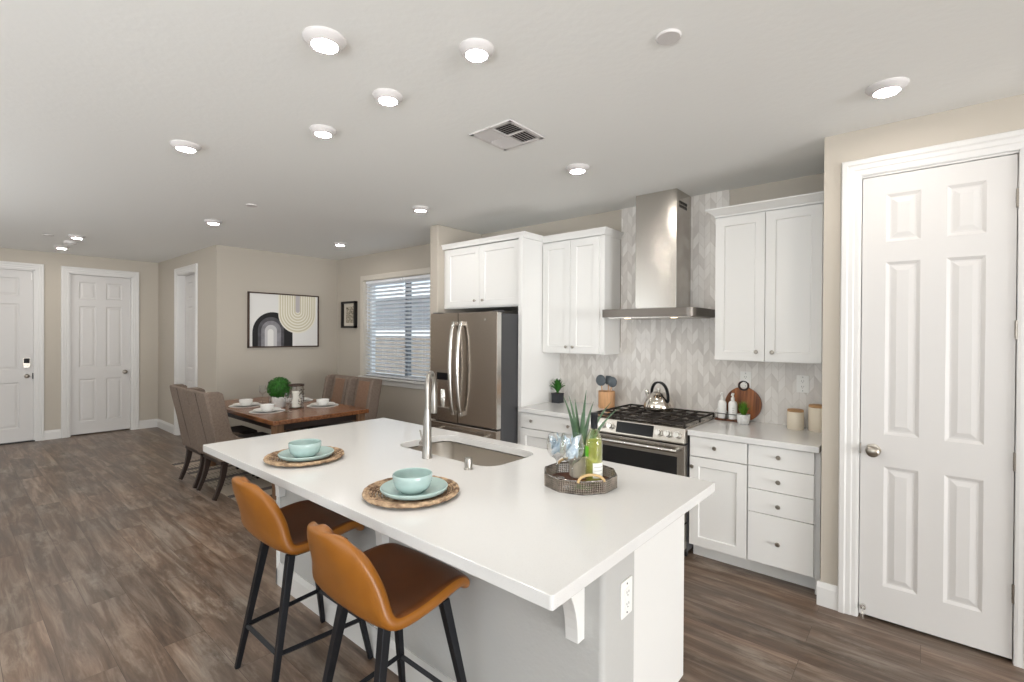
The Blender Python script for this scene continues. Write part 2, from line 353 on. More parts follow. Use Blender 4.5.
# ---------------------------------------------------------------- mesh builder
class B:
    def __init__(self, root=None):
        self.bm = bmesh.new()
        self.o = Vector(root.location) if root is not None else Vector((0, 0, 0))
        self.mi = 0

    def v(self, x, y=None, z=None):
        if y is None: x, y, z = x
        return self.bm.verts.new((x - self.o.x, y - self.o.y, z - self.o.z))

    def f(self, vs):
        try:
            fc = self.bm.faces.new(vs); fc.material_index = self.mi; return fc
        except ValueError:
            return None

    def quad(self, *pts):
        return self.f([self.v(*p) for p in pts])

    def box(self, x0, x1, y0, y1, z0, z1):
        if x0 > x1: x0, x1 = x1, x0
        if y0 > y1: y0, y1 = y1, y0
        if z0 > z1: z0, z1 = z1, z0
        V = [self.v(x, y, z) for z in (z0, z1) for y in (y0, y1) for x in (x0, x1)]
        for q in ((0, 2, 3, 1), (4, 5, 7, 6), (0, 1, 5, 4), (2, 6, 7, 3), (0, 4, 6, 2), (1, 3, 7, 5)):
            self.f([V[i] for i in q])

    def loops(self, rings, caps=True, closed=True):
        R = [[self.v(*p) for p in r] for r in rings]
        n = len(R[0])
        for a, b in zip(R, R[1:]):
            for i in range(n if closed else n - 1):
                j = (i + 1) % n
                self.f([a[i], a[j], b[j], b[i]])
        if caps:
            self.f(list(reversed(R[0]))); self.f(R[-1])
        return R

    def cyl(self, p0, p1, r0, r1=None, seg=20, caps=True):
        r1 = r0 if r1 is None else r1
        p0, p1 = Vector(p0), Vector(p1); d = (p1 - p0).normalized()
        a = d.orthogonal().normalized(); b = d.cross(a)
        R = [[p + (a * math.cos(2 * PI * i / seg) + b * math.sin(2 * PI * i / seg)) * r for i in range(seg)] for p, r in ((p0, r0), (p1, r1))]
        self.loops(R, caps)

    def lathe(self, prof, c=(0, 0, 0), seg=32, caps=False, sx=1, sy=1):
        R = [[(c[0] + r * sx * math.cos(2 * PI * i / seg), c[1] + r * sy * math.sin(2 * PI * i / seg), c[2] + z) for i in range(seg)] for r, z in prof]
        self.loops(R, caps)

    def tube(self, pts, r, seg=10, caps=True, square=False, closed=False):
        pts = [Vector(p) for p in pts]; n = len(pts)
        rs = r if isinstance(r, (list, tuple)) else [r] * n
        rings = []; up = None
        for i, p in enumerate(pts):
            if closed: d = pts[(i + 1) % n] - pts[(i - 1) % n]
            else: d = pts[min(i + 1, n - 1)] - pts[max(i - 1, 0)]
            d = d.normalized()
            if up is None: up = d.orthogonal() if abs(d.z) < 0.95 else Vector((1, 0, 0))
            a = (up - d * up.dot(d)).normalized(); b = d.cross(a); up = a
            k = 4 if square else seg
            off = PI / 4 if square else 0
            rr = rs[i] * (1.414 if square else 1)
            rings.append([p + (a * math.cos(2 * PI * j / k + off) + b * math.sin(2 * PI * j / k + off)) * rr for j in range(k)])
        if closed: rings.append(rings[0])
        self.loops(rings, caps and not closed)

    def prism(self, poly, axis, a, b):
        # poly in the two remaining axes in order (x,y,z minus axis)
        def P(u, v, w):
            return {'x': (w, u, v), 'y': (u, w, v), 'z': (u, v, w)}[axis]
        self.loops([[P(u, v, a) for u, v in poly], [P(u, v, b) for u, v in poly]])

    def sphere(self, c, r, seg=20, rings=12, s=(1, 1, 1), t0=0.0, t1=1.0):
        R = []
        for i in range(rings + 1):
            t = PI * (t0 + (t1 - t0) * i / rings)
            rr = max(1e-4, math.sin(t)); z = -math.cos(t)
            R.append([(c[0] + r * s[0] * rr * math.cos(2 * PI * j / seg), c[1] + r * s[1] * rr * math.sin(2 * PI * j / seg), c[2] + r * s[2] * z) for j in range(seg)])
        self.loops(R, True)

    def panel_slab(self, x0, x1, z0, z1, yf, th, panels, steps):
        xs = sorted({x0, x1, *[p[0] for p in panels], *[p[1] for p in panels]})
        zs = sorted({z0, z1, *[p[2] for p in panels], *[p[3] for p in panels]})
        for xa, xb in zip(xs, xs[1:]):
            for za, zb in zip(zs, zs[1:]):
                mx, mz = (xa + xb) / 2, (za + zb) / 2
                if any(p[0] < mx < p[1] and p[2] < mz < p[3] for p in panels): continue
                self.quad((xa, yf, za), (xb, yf, za), (xb, yf, zb), (xa, yf, zb))
        for p in panels:
            prev = [(p[0], yf, p[2]), (p[1], yf, p[2]), (p[1], yf, p[3]), (p[0], yf, p[3])]
            for ins, dep in steps:
                y = yf + dep
                cur = [(p[0] + ins, y, p[2] + ins), (p[1] - ins, y, p[2] + ins), (p[1] - ins, y, p[3] - ins), (p[0] + ins, y, p[3] - ins)]
                for i in range(4):
                    j = (i + 1) % 4
                    self.quad(prev[i], prev[j], cur[j], cur[i])
                prev = cur
            self.quad(*prev)
        yb = yf + th
        self.quad((x0, yb, z0), (x0, yb, z1), (x1, yb, z1), (x1, yb, z0))
        self.quad((x0, yf, z0), (x0, yf, z1), (x0, yb, z1), (x0, yb, z0))
        self.quad((x1, yf, z0), (x1, yb, z0), (x1, yb, z1), (x1, yf, z1))
        self.quad((x0, yf, z1), (x1, yf, z1), (x1, yb, z1), (x0, yb, z1))
        self.quad((x0, yf, z0), (x0, yb, z0), (x1, yb, z0), (x1, yf, z0))

    def build(self, name, m, parent=None, bevel=0.0, smooth=None, sub=0, solid=0.0, weld=True):
        if weld: bmesh.ops.remove_doubles(self.bm, verts=self.bm.verts, dist=1e-5)
        bmesh.ops.recalc_face_normals(self.bm, faces=self.bm.faces)
        me = bpy.data.meshes.new(name)
        self.bm.to_mesh(me); self.bm.free()
        for mm in (m if isinstance(m, (list, tuple)) else [m]): me.materials.append(mm)
        o = bpy.data.objects.new(name, me); COL.objects.link(o)
        if parent is not None: o.parent = parent
        if smooth:
            me.shade_smooth(); me.set_sharp_from_angle(angle=math.radians(smooth))
        if solid:
            s = o.modifiers.new('thickness', 'SOLIDIFY'); s.thickness = solid; s.offset = 0
        if sub:
            s = o.modifiers.new('smooth', 'SUBSURF'); s.levels = sub; s.render_levels = sub
        if bevel:
            bv = o.modifiers.new('edge', 'BEVEL'); bv.width = bevel; bv.segments = 2; bv.limit_method = 'ANGLE'; bv.angle_limit = math.radians(40)
        return o


def tag(o, label, cat, group=None, kind=None):
    o['label'] = label; o['category'] = cat
    if group: o['group'] = group
    if kind: o['kind'] = kind
    return o


def thing(name, label, cat, loc=(0, 0, 0), rotz=0.0, group=None):
    o = bpy.data.objects.new(name, None); COL.objects.link(o)
    o.empty_display_size = 0.1
    o.location = loc; o.rotation_euler = (0, 0, rotz)
    return tag(o, label, cat, group)


def structure(o, label=None, cat=None):
    o['kind'] = 'structure'
    if label: o['label'] = label
    if cat: o['category'] = cat
    return o


def dup(root, loc, rotz=None, label=None):
    def cp(o, par):
        c = o.copy(); COL.objects.link(c)
        if par is not None: c.parent = par
        for ch in list(o.children): cp(ch, c)
        return c
    r = cp(root, None); r.location = loc
    if rotz is not None: r.rotation_euler = (0, 0, rotz)
    if label: r['label'] = label
    return r


def bez(pts, n=12):
    P = [Vector(p) for p in pts]; out = []
    for i in range(n + 1):
        t = i / n; Q = P[:]
        while len(Q) > 1: Q = [Q[k].lerp(Q[k + 1], t) for k in range(len(Q) - 1)]
        out.append(Q[0])
    return out


def arc_pts(cx, cy, r, a0, a1, n):
    return [(cx + r * math.cos(a0 + (a1 - a0) * i / n), cy + r * math.sin(a0 + (a1 - a0) * i / n)) for i in range(n + 1)]


def rrect(x0, x1, y0, y1, r, n=6):
    p = []
    p += arc_pts(x1 - r, y0 + r, r, -PI / 2, 0, n); p += arc_pts(x1 - r, y1 - r, r, 0, PI / 2, n)
    p += arc_pts(x0 + r, y1 - r, r, PI / 2, PI, n); p += arc_pts(x0 + r, y0 + r, r, PI, 1.5 * PI, n)
    return p


# ================================================================ SETTING
XL, XA, YH, YB, YP, XP = -9.75, -7.10, 2.345, 4.07, 3.345, -0.452
XR, YR = 9.5, -3.2
b = B(); b.box(XL - .3, XR + .3, YR - .3, YB + .19, -0.1, 0)
structure(b.build('floor', floor_m), 'grey-brown wood plank floor', 'floor')
b = B(); b.box(XL - .1, XR + .1, YR - .1, YB + .25, CEIL, CEIL + .1)
structure(b.build('ceiling', ceil_m), 'white lightly textured ceiling', 'ceiling')

# back wall with the dining window opening
WX0, WX1, WZ0, WZ1 = -6.35, -4.58, 0.95, 2.362
b = B()
b.box(XA - .15, WX0, YB, YB + .2, 0, CEIL); b.box(WX1, XR, YB, YB + .2, 0, CEIL)
b.box(WX0, WX1, YB, YB + .2, 0, WZ0); b.box(WX0, WX1, YB, YB + .2, WZ1, CEIL)
structure(b.build('wall_back', wall_m), 'greige back wall behind the kitchen and dining area', 'wall')
# far left wall with two door openings
D1 = (0.872 - 0.94, 0.872); D2 = (1.240, 1.992); DH = 2.462
b = B()
b.box(XL - .15, XL, YR, D1[0], 0, CEIL); b.box(XL - .15, XL, D1[1], D2[0], 0, CEIL); b.box(XL - .15, XL, D2[1], YH + .2, 0, CEIL)
b.box(XL - .15, XL, D1[0], D1[1], DH, CEIL); b.box(XL - .15, XL, D2[0], D2[1], DH, CEIL)
structure(b.build('wall_left', wall_m), 'greige entry wall holding two white doors', 'wall')
# hall wall with a door opening
H0, H1 = -8.715, -7.915
b = B()
b.box(XL, H0, YH, YH + .14, 0, CEIL); b.box(H1, XA - .14, YH, YH + .14, 0, CEIL); b.box(H0, H1, YH, YH + .14, DH, CEIL)
structure(b.build('wall_hall', wall_m), 'greige wall with a cased side door', 'wall')
b = B(); b.box(XA - .14, XA, YH, YB, 0, CEIL)
structure(b.build('wall_dining', wall_m), 'greige dining wall that carries the abstract art', 'wall')
b = B(); b.box(-4.055, -3.925, 3.40, YB, 0, CEIL)
structure(b.build('wall_stub', wall_m, bevel=.012), 'narrow greige wall end beside the fridge', 'wall')
P0, P1 = -0.272, 0.342
b = B()
b.box(XP, P0, YP, YP + .13, 0, CEIL); b.box(P1, XR, YP, YP + .13, 0, CEIL); b.box(P0, P1, YP, YP + .13, 2.474, CEIL)
b.box(XP, XP + .12, YP + .13, YB, 0, CEIL)
structure(b.build('wall_pantry', wall_m), 'greige wall around the pantry door', 'wall')
# right and rear walls with the living room windows
b = B()
b.box(XR, XR + .15, YR, -2.9, 0, CEIL); b.box(XR, XR + .15, 1.7, YB, 0, CEIL); b.box(XR, XR + .15, -2.9, 1.7, 2.45, CEIL); b.box(XR, XR + .15, -2.9, 1.7, 0, .08)
structure(b.build('wall_right', wall_m), 'greige living room wall', 'wall')
b = B()
b.box(XL, -6.7, YR - .15, YR, 0, CEIL); b.box(-4.5, -1.8, YR - .15, YR, 0, CEIL); b.box(2.6, XR, YR - .15, YR, 0, CEIL)
for x0, x1, za, zb in ((-6.7, -4.5, .6, 2.3), (-1.8, 2.6, .2, 2.45)):
    b.box(x0, x1, YR - .15, YR, 0, za); b.box(x0, x1, YR - .15, YR, zb, CEIL)
structure(b.build('wall_rear', wall_m), 'greige rear wall', 'wall')


def base_prof(d):
    return [(0, 0), (d, 0), (d, .105), (d * .55, .128), (d * .4, .136), (0, .136)]


def baseboard(name, segs, label):
    b = B()
    for ax, a0, a1, face, sgn in segs:
        prof = [(face + sgn * p, z) for p, z in base_prof(.016)]
        if ax == 'x': b.prism(prof, 'x', a0, a1)
        else: b.prism(prof, 'y', a0, a1)
    structure(b.build(name, trim_m), label, 'baseboard')


baseboard('baseboard_left', [('y', YR, D1[0] - .09, XL, 1), ('y', D1[1] + .095, D2[0] - .095, XL, 1), ('y', D2[1] + .095, YH, XL, 1)], 'white baseboard along the entry wall')
baseboard('baseboard_hall', [('x', XL, H0 - .095, YH, -1), ('x', H1 + .095, XA, YH, -1)], 'white baseboard along the hall wall')
baseboard('baseboard_dining', [('y', YH, YB, XA, 1)], 'white baseboard under the abstract art')
baseboard('baseboard_back', [('x', XA, -4.06, YB, -1)], 'white baseboard under the dining window')
baseboard('baseboard_stub', [('x', -4.07, -3.925, 3.40, -1), ('y', 3.385, YB, -4.055, -1)], 'white baseboard on the wall end')
baseboard('baseboard_pantry', [('x', XP - .016, P0 - .093, YP, -1), ('y', YP, YB - .62, XP, -1), ('x', P1 + .095, XR, YP, -1)], 'white baseboard beside the pantry door')

CAS = [(0, 0), (0, .011), (.012, .014), (.03, .014), (.036, .018), (.058, .018), (.066, .024), (.088, .024), (.093, .018), (.093, 0)]


def casing(name, w, h, loc, rotz, depth, label, jt=.014):
    """door casing with jambs, local: opening x 0..w, z 0..h, wall face at y=0, room on the -y side"""
    b = B()
    st = [[(-o, -d, 0) for o, d in CAS], [(-o, -d, h + o) for o, d in CAS], [(w + o, -d, h + o) for o, d in CAS], [(w + o, -d, 0) for o, d in CAS]]
    b.loops(st, True, True)
    # jamb lining
    b.box(0, jt, 0, depth, 0, h); b.box(w - jt, w, 0, depth, 0, h); b.box(0, w, 0, depth, h - .012, h)
    o = b.build(name, trim_m); o.location = loc; o.rotation_euler = (0, 0, rotz)
    return structure(o, label, 'door trim')


def six_panel(w, h, th, stile=.105, rw=.11):
    """rows given from the photo: heights as fractions of a 2.44 m door"""
    k = h / 2.44
    rows = [(.185 * k, .845 * k), (1.02 * k, 1.965 * k), (2.075 * k, 2.335 * k)]
    c = w / 2
    cols = [(stile, c - rw / 2), (c + rw / 2, w - stile)]
    b = B()
    pans = [(x0, x1, z0, z1) for x0, x1 in cols for z0, z1 in rows]
    b.panel_slab(0, w, 0, h, 0, th, pans, [(.016, .009), (.024, .009), (.048, .003)])
    return b


def knob_round(parent, x, z, yf, name='knob', m=nickel, r=.027):
    b = B()
    R = [(r * 1.15, 0), (r * 1.15, .006), (r * .45, .012), (r * .42, .03), (r * .75, .036), (r, .048), (r * .95, .058), (r * .6, .066), (.001, .068)]
    seg = 20
    b.loops([[(x + q * math.cos(2 * PI * i / seg), yf - d, z + q * math.sin(2 * PI * i / seg)) for i in range(seg)] for q, d in R])
    return b.build(name, m, parent, smooth=40)


# door_1 front door, door_2 closet, door_3 hall side door, door_4 pantry
def hinge(parent, x, z, y=-.004):
    b = B(); b.cyl((x, y - .004, z - .045), (x, y - .004, z + .045), .0065, seg=10)
    b.box(x - .002, x + .012, y - .003, y + .004, z - .043, z + .043)
    for k in (-.022, 0, .022): b.cyl((x, y - .004, z + k - .001), (x, y - .004, z + k + .001), .0075, seg=10)
    return b.build('hinge', nickel, parent, smooth=40)


def local_to(o, loc, rotz):
    o.location = loc; o.rotation_euler = (0, 0, rotz); return o


# entry doors face +X : local x -> +Y
w1 = D1[1] - D1[0] - .028
d1 = six_panel(w1, 2.43, .045, stile=.14).build('door_1', door_m); local_to(d1, (XL - .03, D1[0] + .014, .018), PI / 2)
structure(d1, 'white six-panel front door with black keypad lock', 'door')
b = B(); pr = rrect(w1 - .105, w1 - .035, 1.045, 1.185, .015, 4)
b.prism(pr, 'y', -.024, 0); b.mi = 1
b.prism(rrect(w1 - .1, w1 - .04, 1.11, 1.18, .008, 3), 'y', -.028, -.02)
kp = b.build('keypad_lock', [nickel, black_gl], d1)
knob_round(d1, w1 - .068, .925, 0, 'deadbolt', nickel, .026)
b = B(); b.box(w1 - .012, w1 + .006, -.006, .01, .88, .965); b.build('strike_plate', dark_metal, d1)
b = B(); b.box(w1 - .022, w1 - .012, -.012, 0, 2.30, 2.40); b.build('door_sensor', plate_m, d1, bevel=.002)
casing('trim_1', D1[1] - D1[0], DH, (XL, D1[0], 0), PI / 2, .14, 'white casing of the front door')
b = B(); b.box(XL - .15, XL + .01, D1[0], D1[1], 0, .016); structure(b.build('trim_2', dark_metal, bevel=.003), 'dark threshold under the front door', 'threshold')
w2 = D2[1] - D2[0] - .028
d2 = six_panel(w2, 2.43, .04, stile=.1, rw=.115).build('door_2', door_m); local_to(d2, (XL - .05, D2[0] + .014, .018), PI / 2)
structure(d2, 'white six-panel closet door right of the front door', 'door')
knob_round(d2, w2 - .068, .925, 0, 'door_knob', nickel, .028)
casing('trim_3', D2[1] - D2[0], DH, (XL, D2[0], 0), PI / 2, .14, 'white casing of the closet door')
w3 = H1 - H0 - .028
d3 = six_panel(w3, 2.43, .04, stile=.1).build('door_3', door_m); local_to(d3, (H0 + .014, YH + .095, .018), 0)
structure(d3, 'white six-panel door recessed in the hall wall', 'door')
knob_round(d3, w3 - .07, .925, 0, 'door_knob', nickel, .027)
casing('trim_4', H1 - H0, DH, (H0, YH, 0), 0, .14, 'white casing of the hall side door')
w4 = P1 - P0 - .010
d4 = six_panel(w4, 2.438, .04, stile=.105, rw=.102).build('door_4', door_m); local_to(d4, (P0 + .005, YP + .004, .02), 0)
structure(d4, 'tall white six-panel pantry door', 'door')
knob_round(d4, .058, .926, 0, 'door_knob', nickel, .031)
for hz in (2.225, 1.592, .957, .32): hinge(d4, w4 + .002, hz)
b = B(); b.cyl((.02, 0, .045), (.02, -.02, .045), .014, seg=14); b.tube(bez([(.02, -.02, .045), (.02, -.05, .04), (.02, -.06, .02)]), .004); b.cyl((.02, -.06, .028), (.02, -.06, .004), .008, seg=12)
b.build('door_stop', chrome, d4, smooth=40)
b = B(); b.box(-.004, .004, -.006, .006, .9, .96); b.build('strike_plate', nickel, d4)
casing('trim_5', P1 - P0, 2.474, (P0, YP, 0), 0, .13, 'white casing of the pantry door', .0015)
# dark backing set in the wall openings behind the doors so no sky shows through gaps
b = B(); b.box(XL - .15, XL - .14, D1[0], D1[1], -.02, DH); b.box(XL - .15, XL - .14, D2[0], D2[1], -.02, DH); b.box(H0, H1, YH + .137, YH + .15, -.02, DH); b.box(P0, P1, YP + .12, YP + .13, -.02, DH)
structure(b.build('trim_6', dark_slot), 'dark backing behind the doors', 'backing')

# ---------------------------------------------------------------- dining window
win = structure(bpy.data.objects.new('window_1', None), 'white sliding window over the dining table', 'window'); COL.objects.link(win)
win.location = ((WX0 + WX1) / 2, YB, WZ0)
b = B(win)
fy0, fy1 = YB + .10, YB + .17
b.box(WX0, WX1, fy0, fy1, WZ0, WZ0 + .05); b.box(WX0, WX1, fy0, fy1, WZ1 - .05, WZ1)
b.box(WX0, WX0 + .05, fy0, fy1, WZ0, WZ1); b.box(WX1 - .05, WX1, fy0, fy1, WZ0, WZ1)
xm = -5.46
b.build('window_frame', vinyl, win, bevel=.004)
b = B(win); b.box(xm - .022, xm + .022, fy0 - .01, fy1, WZ0, WZ1); b.build('meeting_stile', mat('slate_window_stile', (92, 100, 108), 0.4), win, bevel=.004)
for x0, x1 in ((WX0 + .05, xm - .03), (xm + .03, WX1 - .05)):
    b = B(win); b.box(x0, x1, YB + .13, YB + .134, WZ0 + .05, WZ1 - .05); b.build('pane', pane_m, win)
b = B(win); b.box(WX0 - .075, WX1 + .075, YB - .05, YB + .1, WZ0 - .028, WZ0); b.build('sill', trim_m, win, bevel=.006)
b = B(win); b.box(WX0 - .05, WX1 + .05, YB - .016, YB, WZ0 - .1, WZ0 - .028); b.build('apron', trim_m, win, bevel=.003)
b = B(win)
b.box(WX0 - .07, WX1 + .07, YB - .018, YB, WZ1, WZ1 + .07); b.box(WX0 - .07, WX0, YB - .018, YB, WZ0, WZ1); b.box(WX1, WX1 + .07, YB - .018, YB, WZ0, WZ1)
b.box(WX0, WX0 + .01, YB, YB + .1, WZ0, WZ1); b.box(WX1 - .01, WX1, YB, YB + .1, WZ0, WZ1); b.box(WX0, WX1, YB, YB + .1, WZ1 - .008, WZ1)
b.build('window_casing', mat('pale_greige_casing', (206, 199, 188), 0.6), win, bevel=.003)
# blinds
bl = thing('window_blind', 'white horizontal slat blind lowered in the dining window', 'blind', ((WX0 + WX1) / 2, YB + .05, WZ0))
for x0, x1 in ((WX0 + .015, xm - .008), (xm + .008, WX1 - .015)):
    b = B(bl); b.box(x0, x1, YB + .02, YB + .075, WZ1 - .05, WZ1 - .01); b.build('headrail', blind_m, bl, bevel=.003)
    b = B(bl); n = 25
    for i in range(n):
        z = WZ0 + .045 + i * (WZ1 - WZ0 - .115) / (n - 1)
        t = math.radians(27); hw = .0275
        y0, z0 = YB + .048 - hw * math.cos(t), z + hw * math.sin(t); y1, z1 = YB + .048 + hw * math.cos(t), z - hw * math.sin(t)
        b.loops([[(x, y0, z0), (x, (y0 + y1) / 2, (z0 + z1) / 2 + .004), (x, y1, z1), (x, y1, z1 - .003), (x, (y0 + y1) / 2, (z0 + z1) / 2 + .001), (x, y0, z0 - .003)] for x in (x0, x1)])
    b.build('slats', blind_m, bl)
    b = B(bl); b.box(x0, x1, YB + .022, YB + .074, WZ0 + .006, WZ0 + .026); b.build('bottom_rail', blind_m, bl, bevel=.003)
    b = B(bl)
    for xc in (x0 + .15, (x0 + x1) / 2, x1 - .15):
        for yy in (YB + .023, YB + .073): b.box(xc - .0015, xc + .0015, yy - .001, yy + .001, WZ0 + .02, WZ1 - .04)
    b.build('ladder_cords', cord_m, bl)
b = B(bl); b.cyl((WX0 + .08, YB + .012, WZ1 - .06), (WX0 + .08, YB + .012, WZ1 - .75), .004, seg=8); b.build('tilt_wand', blind_m, bl)

# ---------------------------------------------------------------- outside the window
b = B(); b.box(-14, 3, YB + .2, 12, -.3, -.1); structure(b.build('ground', gravel_m), 'gravel side yard outside the window', 'ground')
fe = thing('fence', 'weathered board fence outside the dining window', 'fence', (-7.5, 6.2, -.1))
b = B(fe)
x = -13.0
while x < -3.0:
    b.box(x, x + .135, 6.2, 6.22, -.1, 1.52 + random.uniform(-.01, .01)); x += .14
b.build('fence_boards', fence_m, fe)
b = B(fe)
for z in (.25, 1.3): b.box(-13, -3, 6.225, 6.26, z, z + .09)
b.build('fence_rail', fence_m, fe)
nb = thing('neighbour_house', 'pale grey neighbouring house wall beyond the fence', 'house', (-10, 8.2, -.1))
b = B(nb); b.box(-18, -4, 8.2, 8.5, -.1, 2.55); b.build('house_wall', siding_m, nb)
b = B(nb); b.box(-18, -4, 8.16, 8.2, 1.50, 1.66); b.build('trim_band', fascia_m, nb)
b = B(nb); b.prism([(7.75, 2.5), (7.75, 2.68), (8.5, 2.9), (8.5, 2.55)], 'x', -18, -4); b.build('roof_eave', fascia_m, nb)

# ================================================================ KITCHEN
YT = 4.06
b = B(); b.box(-2.812, XP, YT, YB, .914, 1.46); b.box(-2.133, -1.189, YT, YB, 1.46, CEIL)
structure(b.build('trim_7', tile_m), 'chevron tile backsplash rising behind the hood', 'backsplash')


def cab_knob(parent, x, z, yf, root):
    b = B(root); seg = 14
    R = [(.006, 0), (.0055, .012), (.012, .016), (.0145, .022), (.011, .028), (.001, .029)]
    b.loops([[(x + q * math.cos(2 * PI * i / seg), yf - d, z + q * math.sin(2 * PI * i / seg)) for i in range(seg)] for q, d in R])
    return b.build('knob', nickel, parent, smooth=45)


def shaker(root, x0, x1, z0, z1, yf, knob=None, name='door', fr=.062):
    b = B(root)
    b.panel_slab(x0, x1, z0, z1, yf, .02, [(x0 + fr, x1 - fr, z0 + fr, z1 - fr)], [(.004, .007), (.006, .009)])
    d = b.build(name, cab_m, root)
    if knob: cab_knob(d, knob[0], knob[1], yf, root)
    return d


def slab_drawer(root, x0, x1, z0, z1, yf, knobs):
    b = B(root); b.box(x0, x1, yf, yf + .02, z0, z1)
    d = b.build('drawer', cab_m, root, bevel=.002)
    for k in knobs: cab_knob(d, k[0], k[1], yf, root)
    return d


def crown(root, x0, x1, y0, z0, z1, fl, left, right, yb=YT):
    """flaring moulding around front (and exposed sides)"""
    prof = [(0, 0), (.006, 0), (.008, .012), (fl * .45, (z1 - z0) * .45), (fl * .9, (z1 - z0) * .8), (fl, (z1 - z0) * .84), (fl, z1 - z0), (0, z1 - z0)]
    b = B(root); st = []
    def ring(fx, fy):
        return [(fx(d), fy(d), z0 + h) for d, h in prof]
    if left: st.append(ring(lambda d: x0 - d, lambda d: yb))
    st.append(ring(lambda d: x0 - (d if left else 0), lambda d: y0 - d))
    st.append(ring(lambda d: x1 + (d if right else 0), lambda d: y0 - d))
    if right: st.append(ring(lambda d: x1 + d, lambda d: yb))
    b.loops(st, True, True)
    b.box(x0 + .002, x1 - .002, y0 + .002, yb, z1 - .02, z1 - .004)
    return b.build('crown_moulding', cab_m, root)


# fridge-top cabinet with two doors
c = thing('wall_cabinet', 'white two-door cabinet above the refrigerator', 'cabinet', (-3.36, 3.75, 1.84), group='white wall cabinets')
b = B(c); b.box(-3.925, -2.855, 3.492, YT, 1.842, 2.47); b.build('cabinet_body', cab_m, c, bevel=.002)
shaker(c, -3.868, -3.378, 1.857, 2.458, 3.47, (-3.432, 1.913)); shaker(c, -3.374, -2.868, 1.857, 2.458, 3.47, (-3.322, 1.913))
crown(c, -3.925, -2.81, 3.47, 2.470, 2.523, .022, False, True)
# tall end panel
c = thing('tall_panel', 'tall white end panel on the right of the refrigerator', 'cabinet panel', (-2.82, 3.75, 0))
b = B(c); b.box(-2.83, -2.81, 3.46, YT, 0, 2.469); b.build('panel', cab_m, c, bevel=.002)
b = B(c); b.box(-2.853, -2.81, 3.445, 3.46, 0, 2.469); b.build('face_stile', cab_m, c, bevel=.002)
# upper left
c = thing('wall_cabinet', 'white two-door cabinet left of the range hood', 'cabinet', (-2.46, 3.9, 1.4), group='white wall cabinets')
b = B(c); b.box(-2.81, -2.14, 3.772, YT, 1.402, 2.458); b.build('cabinet_body', cab_m, c, bevel=.002)
shaker(c, -2.80, -2.487, 1.41, 2.445, 3.75, (-2.522, 1.465)); shaker(c, -2.484, -2.185, 1.41, 2.445, 3.75, (-2.449, 1.465))
crown(c, -2.808, -2.14, 3.762, 2.458, 2.518, .03, False, True)
# upper right
c = thing('wall_cabinet', 'white two-door cabinet between the range hood and the pantry', 'cabinet', (-.85, 3.9, 1.4), group='white wall cabinets')
b = B(c); b.box(-1.195, -.49, 3.772, YT, 1.392, 2.458); b.box(-.49, XP - .002, 3.79, YT, 1.392, 2.458); b.build('cabinet_body', cab_m, c, bevel=.002)
shaker(c, -1.192, -.856, 1.398, 2.448, 3.75, (-.905, 1.462)); shaker(c, -.852, -.512, 1.398, 2.448, 3.75, (-.803, 1.462))
crown(c, -1.195, XP - .002, 3.762, 2.456, 2.518, .06, True, False)


def base_body(root, x0, x1, yf=3.442):
    b = B(root); b.box(x0, x1, yf, YT, .10, .873); b.build('cabinet_body', cab_m, root, bevel=.001)
    b = B(root); b.box(x0, x1, 3.52, 3.535, 0, .10); b.build('toe_kick', cab_m, root)


c = thing('base_cabinet', 'white base cabinet with one wide drawer left of the range', 'cabinet', (-2.41, 3.75, 0), group='white base cabinets')
base_body(c, -2.809, -2.04)
slab_drawer(c, -2.80, -2.065, .735, .868, 3.42, [(-2.665, .805), (-2.27, .805)])
shaker(c, -2.80, -2.424, .108, .728, 3.42, (-2.46, .66)); shaker(c, -2.42, -2.065, .108, .728, 3.42, (-2.384, .66))
c = thing('base_cabinet', 'white base cabinet with one drawer and door beside the range', 'cabinet', (-1.06, 3.75, 0), group='white base cabinets')
base_body(c, -1.258, -.874)
slab_drawer(c, -1.253, -.878, .734, .868, 3.42, [(-1.08, .807)])
shaker(c, -1.253, -.878, .108, .726, 3.42, (-1.232, .66))
c = thing('base_cabinet', 'white four-drawer base cabinet next to the pantry wall', 'cabinet', (-.68, 3.75, 0), group='white base cabinets')
base_body(c, -.873, -.495)
for z0, z1, kz in ((.734, .868, .81), (.586, .730, .654), (.435, .582, .499), (.112, .431, .263)):
    slab_drawer(c, -.869, -.499, z0, z1, 3.42, [(-.691, kz)])
b = B(c); b.box(-.495, XP - .018, 3.452, 3.47, 0.0, .873); b.build('filler_strip', cab_m, c)

b = B(); b.box(-2.809, -2.036, 3.395, YT, .874, .914); tag(b.build('countertop', quartz, bevel=.004), 'white quartz countertop left of the range', 'countertop', 'white quartz countertops')
b = B(); b.box(-1.262, XP - .018, 3.395, YT, .874, .914); tag(b.build('countertop', quartz, bevel=.004), 'white quartz countertop under the cutting board', 'countertop', 'white quartz countertops')

# ---------------------------------------------------------------- range
R = thing('gas_range', 'stainless slide-in gas range between the white base cabinets', 'range', (-1.65, 3.72, 0))
rx0, rx1 = -2.031, -1.267
b = B(R); b.box(rx0, rx1, 3.42, 4.045, .04, .905); b.build('body', fridge_side, R, bevel=.002)
b = B(R); b.box(rx0 - .004, rx1 + .004, 3.385, 4.05, .905, .926); b.build('cooktop', steel_h, R, bevel=.006)
b = B(R); b.prism([(3.345, .815), (3.345, .825), (3.372, .921), (3.395, .926), (3.43, .926), (3.43, .815)], 'x', rx0, rx1)
cp = b.build('control_panel', steel_h, R, bevel=.003)


def onpanel(z, out=0.0):
    t = (z - .825) / (.921 - .825); y = 3.345 + .027 * t
    n = Vector((0, -.963, .271)).normalized()
    return Vector((0, y, z)) + n * out


